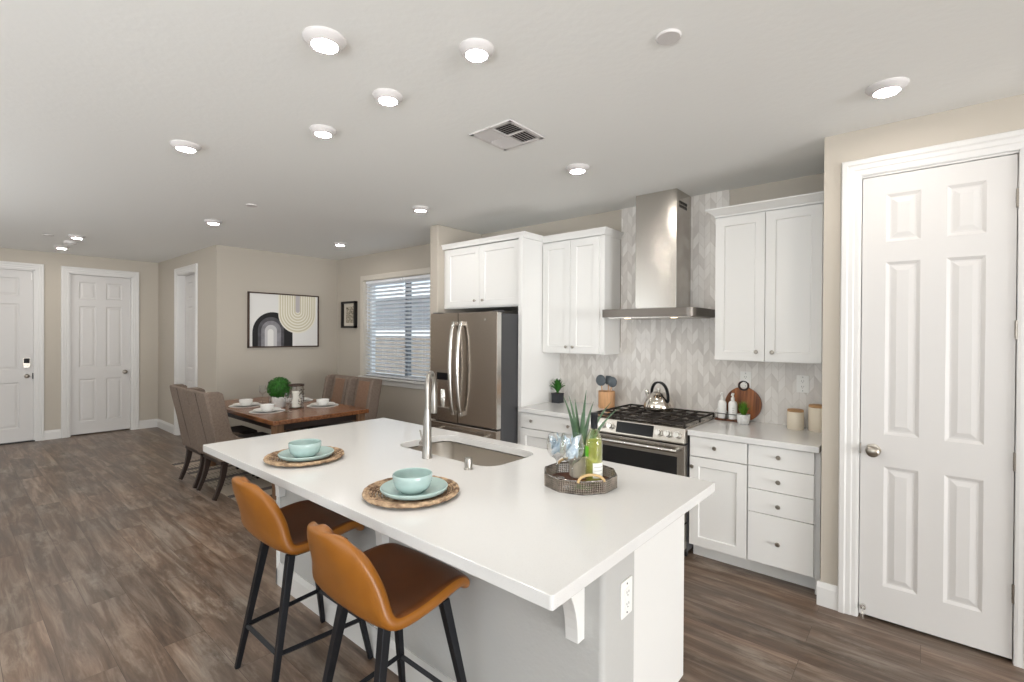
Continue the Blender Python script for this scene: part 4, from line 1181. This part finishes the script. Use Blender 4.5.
# ---------------------------------------------------------------- counter decor, right of range
Cd = thing('soap_caddy', 'dark wooden caddy holding two white soap bottles', 'caddy', (-1.165, 3.975, .914))
b = B(); b.box(-.085, .085, -.035, .035, 0, .016); b.build('caddy_base', acacia_d, Cd, bevel=.002)
b = B()
b.tube([(-.083, -.034, .012), (-.083, -.034, .055), (.083, -.034, .055), (.083, -.034, .012)], .003, 8); b.tube([(-.083, .034, .012), (-.083, .034, .055), (.083, .034, .055), (.083, .034, .012)], .003, 8)
b.tube([(0, -.036, .012), (0, -.036, .055)], .004, 8)
b.build('wire_rail', dark_metal, Cd, smooth=60)
for i, (dx, lab) in enumerate(((-.04, 'white soap bottle in the left side of the caddy'), (.04, 'white soap bottle right of its twin, beside the board'))):
    t = thing('soap_bottle', lab, 'bottle', (-1.165 + dx, 3.975, .9305), 0, 'white soap bottles')
    b = B(); b.lathe([(.001, 0), (.03, 0), (.032, .004), (.032, .118), (.027, .132), (.013, .142), (.012, .15), (.001, .15)], (0, 0, 0), 24); b.build('bottle_body', white_cer, t, smooth=45)
    b = B(); b.lathe([(.014, .148), (.014, .165), (.008, .168), (.007, .188), (.010, .19), (.010, .2), (.001, .201)], (0, 0, 0), 18); b.tube([(0, 0, .194), (.0, -.03, .193), (.0, -.036, .186)], .0045, 8); b.build('pump', plate_m, t, smooth=45)
    if i == 1:
        b = B()
        for j, wd in enumerate((.55, .4, .5)): wrap(b, .0322, -1.2 - wd / 2, -1.2 + wd / 2, .085 - j * .018, .09 - j * .018, 5)
        b.build('bottle_print', ink_m, t)
Bo = thing('cutting_board', 'round acacia cutting board with ring handle against the tile', 'cutting board', (-1.068, 4.026, .914))
Bo.rotation_euler = (math.radians(-7), 0, 0)
bm_ = bmesh.new(); el = []
ol = []
R0 = .132; hc = R0 + .142
for i in range(49):
    a = math.radians(90 + 17) + math.radians(360 - 34) * i / 48; ol.append((R0 * math.cos(a), R0 + R0 * math.sin(a)))
for i in range(17):
    a = math.radians(-50) + math.radians(280) * i / 16; ol.append((.042 * math.cos(a), hc + .042 * math.sin(a)))
hl = [(.026 * math.cos(2 * PI * i / 20), hc + .026 * math.sin(2 * PI * i / 20)) for i in range(20)]
for loop in (ol, hl):
    vs = [bm_.verts.new((x, -.009, z)) for x, z in loop]; el += [bm_.edges.new((vs[i], vs[(i + 1) % len(vs)])) for i in range(len(vs))]
bmesh.ops.triangle_fill(bm_, use_beauty=True, edges=el)
rt = bmesh.ops.extrude_face_region(bm_, geom=list(bm_.faces))
for g in rt['geom']:
    if isinstance(g, bmesh.types.BMVert): g.co.y = .009
bmesh.ops.recalc_face_normals(bm_, faces=bm_.faces)
me = bpy.data.meshes.new('board'); bm_.to_mesh(me); bm_.free(); me.materials.append(mat('striped_acacia', (160, 96, 48), 0.4, var=0.5, vscale=3.0, stretch=(16, 3, 1.0), col2=(92, 48, 20)))
o = bpy.data.objects.new('board', me); COL.objects.link(o); o.parent = Bo
b = B(); b.tube([(.034 * math.cos(2 * PI * i / 24), -.0095, hc + .034 * math.sin(2 * PI * i / 24)) for i in range(24)], .006, 8, closed=True); b.build('ring_handle', dark_metal, Bo, smooth=60)
Gp = thing('potted_grass', 'small bright green grass plant in a white round pot', 'plant', (-1.030, 3.905, .914))
b = B(); b.lathe([(.001, 0), (.034, 0), (.04, .005), (.046, .045), (.047, .072), (.043, .072), (.041, .06), (.001, .06)], (0, 0, 0), 26); b.build('pot', mat('speckled_white_pot', (222, 222, 220), 0.5, var=0.12, vscale=60), Gp, smooth=45)
b = B(); b.cyl((0, 0, .055), (0, 0, .064), .041); b.build('soil', soil_m, Gp)
b = B(); random.seed(11)
for k in range(110):
    a = random.uniform(0, 2 * PI); sp = random.uniform(.01, .075); hh = random.uniform(.08, .125) - sp * .5
    d = Vector((math.cos(a), math.sin(a), 0)); s = Vector((-d.y, d.x, 0)) * .0042
    ps = bez([d * .012 + Vector((0, 0, .06)), d * sp * .5 + Vector((0, 0, .06 + hh)), d * sp + Vector((0, 0, .06 + hh * 1.05))], 4)
    for i, (p, q) in enumerate(zip(ps, ps[1:])):
        w0, w1_ = 1 - i / 4, 1 - (i + 1) / 4 + .05
        b.quad(p - s * w0, p + s * w0, q + s * w1_, q - s * w1_)
b.build('grass_blades', leaf_b, Gp, weld=False)
for lab, x, y, r_, h_ in (('shorter cream canister with tan lid on the right counter', -.692, 3.935, .053, .125), ('taller cream canister beside the pantry wall', -.556, 3.965, .062, .165)):
    t = thing('canister', lab, 'canister', (x, y, .914), 0, 'cream canisters')
    b = B(); b.lathe([(.001, 0), (r_ - .004, 0), (r_, .005), (r_, h_ - .004), (r_ - .003, h_), (r_ - .008, h_), (.001, h_)], (0, 0, 0), 32); b.build('canister_body', canister_m, t, smooth=45)
    b = B(); b.lathe([(r_ - .004, h_), (r_ - .002, h_ + .002), (r_ - .002, h_ + .014), (r_ - .006, h_ + .017), (.001, h_ + .017)], (0, 0, 0), 32); b.build('lid', cork_m, t, smooth=45)

# ================================================================ DINING
b = B(); b.box(-6.85, -3.72, 1.78, 3.3, 0, .008); rg_ = b.build('area_rug', rug_m, bevel=.003); tag(rg_, 'cream and charcoal striped woven rug under the dining table', 'rug')
RZ = .0085
Tb = thing('dining_table', 'walnut-toned rectangular dining table by the window', 'table', (-5.53, 2.5, RZ))
tx0, tx1, ty0, ty1, tz = -6.46, -4.59, 1.99, 3.01, .757
b = B(Tb); b.box(tx0, tx1, ty0, ty1, tz - .042, tz); b.build('tabletop', table_m, Tb, bevel=.006)
b = B(Tb); b.box(tx0 + .07, tx1 - .07, ty0 + .07, ty1 - .07, tz - .11, tz - .042); b.build('apron', dark_wood, Tb)
for lx in (tx0 + .03, tx1 - .115):
    for ly in (ty0 + .03, ty1 - .115):
        b = B(Tb); b.loops([[(lx + dx + (k if dx == 0 else -k), ly + dy + (k if dy == 0 else -k), z) for dx, dy in ((0, 0), (.085, 0), (.085, .085), (0, .085))] for z, k in ((RZ, .008), (tz - .042, 0))]); b.build('leg', table_leg_m, Tb, bevel=.003)


def make_chair(label):
    t = thing('dining_chair', label, 'chair', (0, 0, RZ), 0, 'upholstered dining chairs')
    W = .254
    # backrest : slab leaning back, local y forward
    b = B()
    pf = [(-.225, .36), (-.27, .62), (-.345, .95), (-.375, 1.01), (-.395, 1.022), (-.415, 1.012), (-.405, .95), (-.335, .62), (-.28, .36)]
    b.prism(pf, 'x', -W, W); bk = b.build('backrest', fabric, t, bevel=.014, smooth=50)
    b = B(); pf2 = [(-.222, .46), (-.25, .62), (-.322, .93), (-.335, .985), (-.36, .98), (-.28, .62), (-.24, .46)]
    b.prism(pf2, 'x', -.135, .135); b.build('back_cushion', fabric_in, bk, bevel=.012, smooth=50)
    b = B(); b.prism([(-.284, .38), (-.3375, .62), (-.4075, .95), (-.4175, 1.0), (-.41, 1.0), (-.40, .95), (-.33, .62), (-.278, .38)], 'x', -.0035, .0035); b.build('back_seam', fabric_seat, bk)
    for s in (-1, 1):
        b = B(); wp = [(-.29, .36), (-.40, 1.0), (-.39, 1.02), (-.30, 1.02), (-.262, 1.0), (-.248, .94), (-.205, .72), (-.18, .62), (-.13, .57), (-.02, .535), (.10, .50), (.12, .44), (.12, .36)]
        x0 = s * (W - .045); x1 = s * (W + .012)
        b.prism(wp, 'x', min(x0, x1), max(x0, x1)); b.build('wing', fabric, t, bevel=.012, smooth=50)
    b = B(); b.box(-W + .03, W - .03, -.24, .285, .36, .44); b.build('seat_base', fabric, t, bevel=.015, smooth=50)
    b = B(); b.box(-W + .045, W - .045, -.23, .30, .44, .505); b.build('seat_cushion', fabric_seat, t, bevel=.028, smooth=50)
    b = B(); b.box(-W + .015, W - .015, -.27, .27, .325, .36); b.build('seat_rail', dark_wood, t, bevel=.003)
    for s in (-1, 1):
        xx = s * (W - .035)
        ps = bez([(xx, -.235, .34), (xx, -.235, .2), (xx, -.32, .006)], 8)
        b = B(); b.tube(ps, [.025 - .009 * i / 8 for i in range(9)], square=True); b.build('leg', dark_wood, t, bevel=.002)
        b = B(); b.tube([(xx, .235, .34), (xx, .245, .002)], [.021, .014], square=True); b.build('leg', dark_wood, t, bevel=.002)
    return t


chr_ = make_chair('taupe wingback dining chair seen from behind, nearer the island'); chr_.location = (-5.245, 1.965, RZ)
dup(chr_, (-5.795, 1.965, RZ), 0, 'taupe wingback dining chair seen from behind, nearer the entry')
dup(chr_, (-5.225, 3.035, RZ), PI, 'taupe wingback dining chair under the window, its right side showing')
dup(chr_, (-5.775, 3.035, RZ), PI, 'taupe wingback dining chair in the corner beyond the table')


def dining_setting(x, y, where, first):
    z = tz + RZ * 0
    b = B(); b.lathe([(.001, .003), (.165, .003), (.168, .006), (.172, .005), (.168, .0), (.001, .0)], (0, 0, 0), 36)
    o = b.build('charger_plate', white_cer, smooth=50); o.location = (x, y, z); tag(o, 'thin pale charger plate ' + where, 'charger plate', 'dining charger plates')
    b = B(); b.lathe([(.001, .006), (.08, .006), (.125, .019), (.132, .02), (.13, .016), (.085, .001), (.001, .001)], (0, 0, 0), 36)
    o = b.build('dinner_plate', white_cer, smooth=50); o.location = (x, y, z + .006); tag(o, 'white dinner plate on the charger ' + where, 'plate', 'dining plates')
    b = B(); b.lathe([(.001, .006), (.04, .008), (.062, .03), (.068, .06), (.0705, .06), (.066, .028), (.045, .001), (.001, .001)], (0, 0, 0), 32)
    o = b.build('soup_bowl', white_cer, smooth=50); o.location = (x, y, z + .0125); tag(o, 'white bowl stacked on the dinner plate ' + where, 'bowl', 'dining bowls')


dining_setting(-5.225, 2.205, 'before the chair nearer the island', True)
dining_setting(-5.80, 2.215, 'before the chair nearer the entry', False)
dining_setting(-5.19, 2.80, 'before the chair under the window', False)
dining_setting(-5.78, 2.80, 'before the corner chair', False)
To = thing('potted_topiary', 'round boxwood topiary in a white pot on the dining table', 'plant', (-5.47, 2.44, tz))
b = B(); b.lathe([(.001, 0), (.062, 0), (.068, .006), (.078, .1), (.08, .115), (.073, .115), (.07, .1), (.001, .1)], (0, 0, 0), 28); b.build('pot', mat('white_marble_pot', (226, 224, 220), 0.4, var=0.2, vscale=20), To, smooth=45)
b = B(); b.sphere((0, 0, .205), .105, 20, 12); random.seed(5)
for k in range(1500):
    u = random.uniform(-.85, 1); a = random.uniform(0, 2 * PI); rr = math.sqrt(1 - u * u); n = Vector((rr * math.cos(a), rr * math.sin(a), u))
    p = Vector((0, 0, .205)) + n * random.uniform(.104, .128)
    t = n.orthogonal().normalized(); t.rotate(Matrix.Rotation(random.uniform(0, 6.28), 3, n)); s = n.cross(t)
    t = (t + n * random.uniform(.1, .9)).normalized() * .012; s = s * .007
    b.quad(p - t, p + s, p + t, p - s)
b.build('foliage', leaf_top, To, weld=False)


def lantern(label, loc, s=1.0):
    t = thing('candle_holder', label, 'candle holder', loc, 0, 'dark-rimmed candle holders')
    b = B(); b.lathe([(.001, 0), (.062 * s, 0), (.064 * s, .008), (.058 * s, .014), (.001, .014)], (0, 0, 0), 28); b.build('base', silver_m, t, smooth=45)
    b = B(); b.lathe([(.058 * s, .014), (.062 * s, .08 * s), (.06 * s, .2 * s)], (0, 0, 0), 28); b.build('glass_shade', glass_m, t, smooth=60)
    b = B(); b.lathe([(.059 * s, .196 * s), (.066 * s, .2 * s), (.066 * s, .214 * s), (.058 * s, .214 * s), (.058 * s, .196 * s)], (0, 0, 0), 28); b.build('rim', frame_dark, t, smooth=45)
    b = B(); b.cyl((0, 0, .014), (0, 0, .15 * s), .036 * s); b.build('candle', candle_m, t, smooth=45)
    b = B()
    random.seed(8)
    for k in range(60):
        a = random.uniform(-.2, 1.8); zz = random.uniform(.03, .17) * s
        c_ = (.0635 * s * math.cos(a), .0635 * s * math.sin(a), zz); b.sphere(c_, .0055, 6, 4, (1, 1, 1))
    b.build('mosaic', silver_m, t, smooth=60, weld=False)
    return t


lantern('glass candle holder with dark rim right of the topiary', (-5.24, 2.52, tz), 1.22)
lantern('glass candle holder half hidden behind the topiary', (-5.70, 2.50, tz), 1.22)


def clear_goblet(label, loc):
    b = B(); b.lathe([(.001, .001), (.034, .001), (.035, .003), (.007, .008), (.004, .02), (.004, .085), (.012, .095), (.034, .115), (.041, .14), (.04, .165), (.033, .2)], (0, 0, 0), 24)
    o = b.build('water_glass', glass_m, smooth=60); o.location = loc; tag(o, label, 'wine glass', 'dining wine glasses')


clear_goblet('stemmed glass in front of the candle holder on the table', (-5.045, 2.345, tz))
clear_goblet('stemmed glass left of the topiary near the entry end', (-5.98, 2.47, tz))
clear_goblet('stemmed glass near the corner chair setting', (-5.60, 2.66, tz))

# ---------------------------------------------------------------- wall art
A = thing('framed_art', 'large framed abstract of black arch and cream loops', 'picture', (XA + .002, 3.235, 1.76), PI / 2)
aw, ah = 1.02, .775
b = B()
fr = .018
for x0, x1, z0, z1 in ((-aw / 2, aw / 2, ah / 2 - fr, ah / 2), (-aw / 2, aw / 2, -ah / 2, -ah / 2 + fr), (-aw / 2, -aw / 2 + fr, -ah / 2, ah / 2), (aw / 2 - fr, aw / 2, -ah / 2, ah / 2)):
    b.box(x0, x1, -.035, 0, z0, z1)
b.build('frame', frame_dark, A)
b = B(); b.box(-aw / 2 + fr, aw / 2 - fr, -.022, -.004, -ah / 2 + fr, ah / 2 - fr)
cv = b.build('canvas', canvas_m, A)
iw, ih = aw - 2 * fr, ah - 2 * fr
U = lambda u: -iw / 2 + u * iw
V = lambda v: -ih / 2 + v * ih
b = B(); ay = -.0222


def arch(uc, hw, top, y, mi):
    b.mi = mi
    hwm = hw * iw; ry = min(top * ih, hwm * 1.05)
    pts = [(U(uc) - hwm, V(0)), (U(uc) + hwm, V(0))]
    for i in range(25):
        a = PI * i / 24; pts.append((U(uc) + hwm * math.cos(a), V(top) - ry + ry * math.sin(a)))
    b.f([b.v(x, y, z) for x, z in pts])


arch(.325, .285, .655, ay - .0002, 0)
arch(.30, .185, .56, ay - .0004, 1); arch(.30, .14, .49, ay - .0006, 2); arch(.295, .085, .41, ay - .0008, 3); arch(.29, .042, .33, ay - .001, 4)


def uloop(uc, hw, bot, y, mi):
    b.mi = mi
    hwm = hw * iw; ry = hwm * 1.0
    zt = V(1)
    pts = [(U(uc) + hwm, zt), (U(uc) - hwm, zt)]
    for i in range(25):
        a = PI + PI * i / 24; pts.append((U(uc) + hwm * math.cos(a), V(bot) + ry + ry * math.sin(a)))
    b.f([b.v(x, y, z) for x, z in pts])


nl = 15
for k in range(nl):
    f_ = k / (nl - 1)
    uloop(.685, .285 * (1 - f_) + .035 * f_, .25 * (1 - f_) + .64 * f_, ay - .0012 - .0002 * k, 5 if k % 2 == 0 else 6)
uloop(.685, .033, .66, ay - .0045, 7)
b.build('painted_shapes', [paint_black, paint_d, paint_m, paint_l, paint_w, paint_cream, paint_gold, paint_lilac], cv, weld=False)

A2 = thing('framed_print', 'small black-framed ink print beside the dining window', 'picture', (-6.715, YB - .001, 1.865))
b = B(); w_, h_ = .385, .405
for x0, x1, z0, z1 in ((-w_ / 2, w_ / 2, h_ / 2 - .03, h_ / 2), (-w_ / 2, w_ / 2, -h_ / 2, -h_ / 2 + .03), (-w_ / 2, -w_ / 2 + .03, -h_ / 2, h_ / 2), (w_ / 2 - .03, w_ / 2, -h_ / 2, h_ / 2)):
    b.box(x0, x1, -.05, 0, z0, z1)
b.build('frame', frame_black, A2)
b = B(); b.box(-w_ / 2 + .03, w_ / 2 - .03, -.012, -.004, -h_ / 2 + .03, h_ / 2 - .03); mb = b.build('mat_board', mat_board, A2)
b = B(); b.box(-.105, .105, -.0135, -.012, -.125, .125); b.build('print', sketch_m, mb)

# ================================================================ CEILING FIXTURES
def make_light(label, loc, r):
    t = thing('ceiling_light', label, 'ceiling light', loc, 0, 'recessed ceiling lights')
    b = B(); b.lathe([(r, 0), (r, -.004), (r * .93, -.012), (r * .72, -.026), (r * .62, -.030), (r * .6, -.026), (.001, -.026)], (0, 0, 0), 36); b.build('trim_ring', trim_ring, t, smooth=45)
    b = B(); b.lathe([(r * .6, -.0275), (r * .5, -.031), (r * .3, -.033), (.001, -.034)], (0, 0, 0), 32); b.build('lens', lens_m, t, smooth=60)
    return t


LL = [((-1.81, .98), 'recessed ceiling light nearest the camera over the stool side', .082),
      ((-1.395, 1.41), 'recessed ceiling light above the tray end of the island', .072),
      ((-2.0, 1.41), 'recessed ceiling light above the middle of the island', .072),
      ((-2.62, 1.41), 'recessed ceiling light above the dining end of the island', .072),
      ((-3.49, .98), 'recessed ceiling light between the island row and the entry hall', .082),
      ((-1.84, 2.86), 'recessed ceiling light in front of the range hood', .08),
      ((-.14, 2.84), 'recessed ceiling light in front of the pantry door', .08),
      ((-3.54, 2.86), 'recessed ceiling light in front of the refrigerator', .08),
      ((-5.74, 3.33), 'recessed ceiling light near the dining window', .08),
      ((-5.64, 1.83), 'recessed ceiling light over the dining chairs seen from behind', .08),
      ((-7.81, 1.06), 'entry hall ceiling light nearer the kitchen', .08),
      ((-8.94, 1.06), 'entry hall ceiling light nearer the doors', .08)]
big = make_light(LL[0][1], (LL[0][0][0], LL[0][0][1], CEIL), .082)
sm = make_light(LL[1][1], (LL[1][0][0], LL[1][0][1], CEIL), .072)
for (x, y), lab, r_ in LL[2:]:
    dup(sm if r_ == .072 else big, (x, y, CEIL), None, lab)
b = B(); b.lathe([(.048, 0), (.048, -.005), (.044, -.009), (.001, -.009)], (0, 0, 0), 30); pc = b.build('ceiling_cover', trim_ring, smooth=45); pc.location = (-.765, 1.83, CEIL); tag(pc, 'round white ceiling cover plate near the pantry side', 'cover plate', 'round ceiling covers')
p2 = pc.copy(); COL.objects.link(p2); p2.location = (-4.66, 1.825, CEIL); p2['label'] = 'round white ceiling cover plate toward the dining area'
p3 = pc.copy(); COL.objects.link(p3); p3.location = (-8.0, .83, CEIL); p3['label'] = 'round white ceiling cover plate in the entry hall'
sd = thing('smoke_detector', 'white smoke detector between the entry hall lights', 'smoke detector', (-8.33, 1.07, CEIL))
b = B(); b.lathe([(.065, 0), (.068, -.01), (.064, -.03), (.05, -.038), (.001, -.038)], (0, 0, 0), 28); b.build('housing', trim_ring, sd, smooth=45)
b = B(); b.lathe([(.03, -.0375), (.028, -.043), (.001, -.044)], (0, 0, 0), 20); b.build('sensor_grille', plate_m, sd, smooth=45)
# ceiling vent
Vn = thing('ceiling_vent', 'square white louvred air vent in the ceiling', 'vent', (-1.86, 2.137, CEIL))
vw = .155
b = B()
for x0, x1, y0, y1 in ((-vw, vw, -vw, -vw + .024), (-vw, vw, vw - .024, vw), (-vw, -vw + .024, -vw, vw), (vw - .024, vw, -vw, vw)): b.box(x0, x1, y0, y1, -.009, 0)
b.box(-.006, .006, -vw, vw, -.009, 0); b.box(-vw, vw, -.006, .006, -.009, 0)
b.build('vent_frame', trim_ring, Vn, bevel=.002)
b = B(); b.box(-vw + .02, vw - .02, -vw + .02, vw - .02, -.0012, -.0002); b.build('vent_duct', dark_slot, Vn)
b = B(); L_ = vw - .024
def lou(x0, x1, y0, y1, along, tilt):
    n = 6
    for i in range(n):
        if along == 'x':
            yc = y0 + (y1 - y0) * (i + .5) / n; d = tilt * .008
            b.loops([[(x, yc - d - .001, -.0015), (x, yc - d + .001, -.0015), (x, yc + d + .001, -.0095), (x, yc + d - .001, -.0095)] for x in (x0, x1)])
        else:
            xc = x0 + (x1 - x0) * (i + .5) / n; d = tilt * .008
            b.loops([[(xc - d - .001, y, -.0015), (xc - d + .001, y, -.0015), (xc + d + .001, y, -.0095), (xc + d - .001, y, -.0095)] for y in (y0, y1)])
lou(-L_, -.008, .008, L_, 'x', 1); lou(.008, L_, .008, L_, 'y', 1); lou(-L_, -.008, -L_, -.008, 'y', -1); lou(.008, L_, -L_, -.008, 'x', -1)
b.build('louvres', trim_ring, Vn)
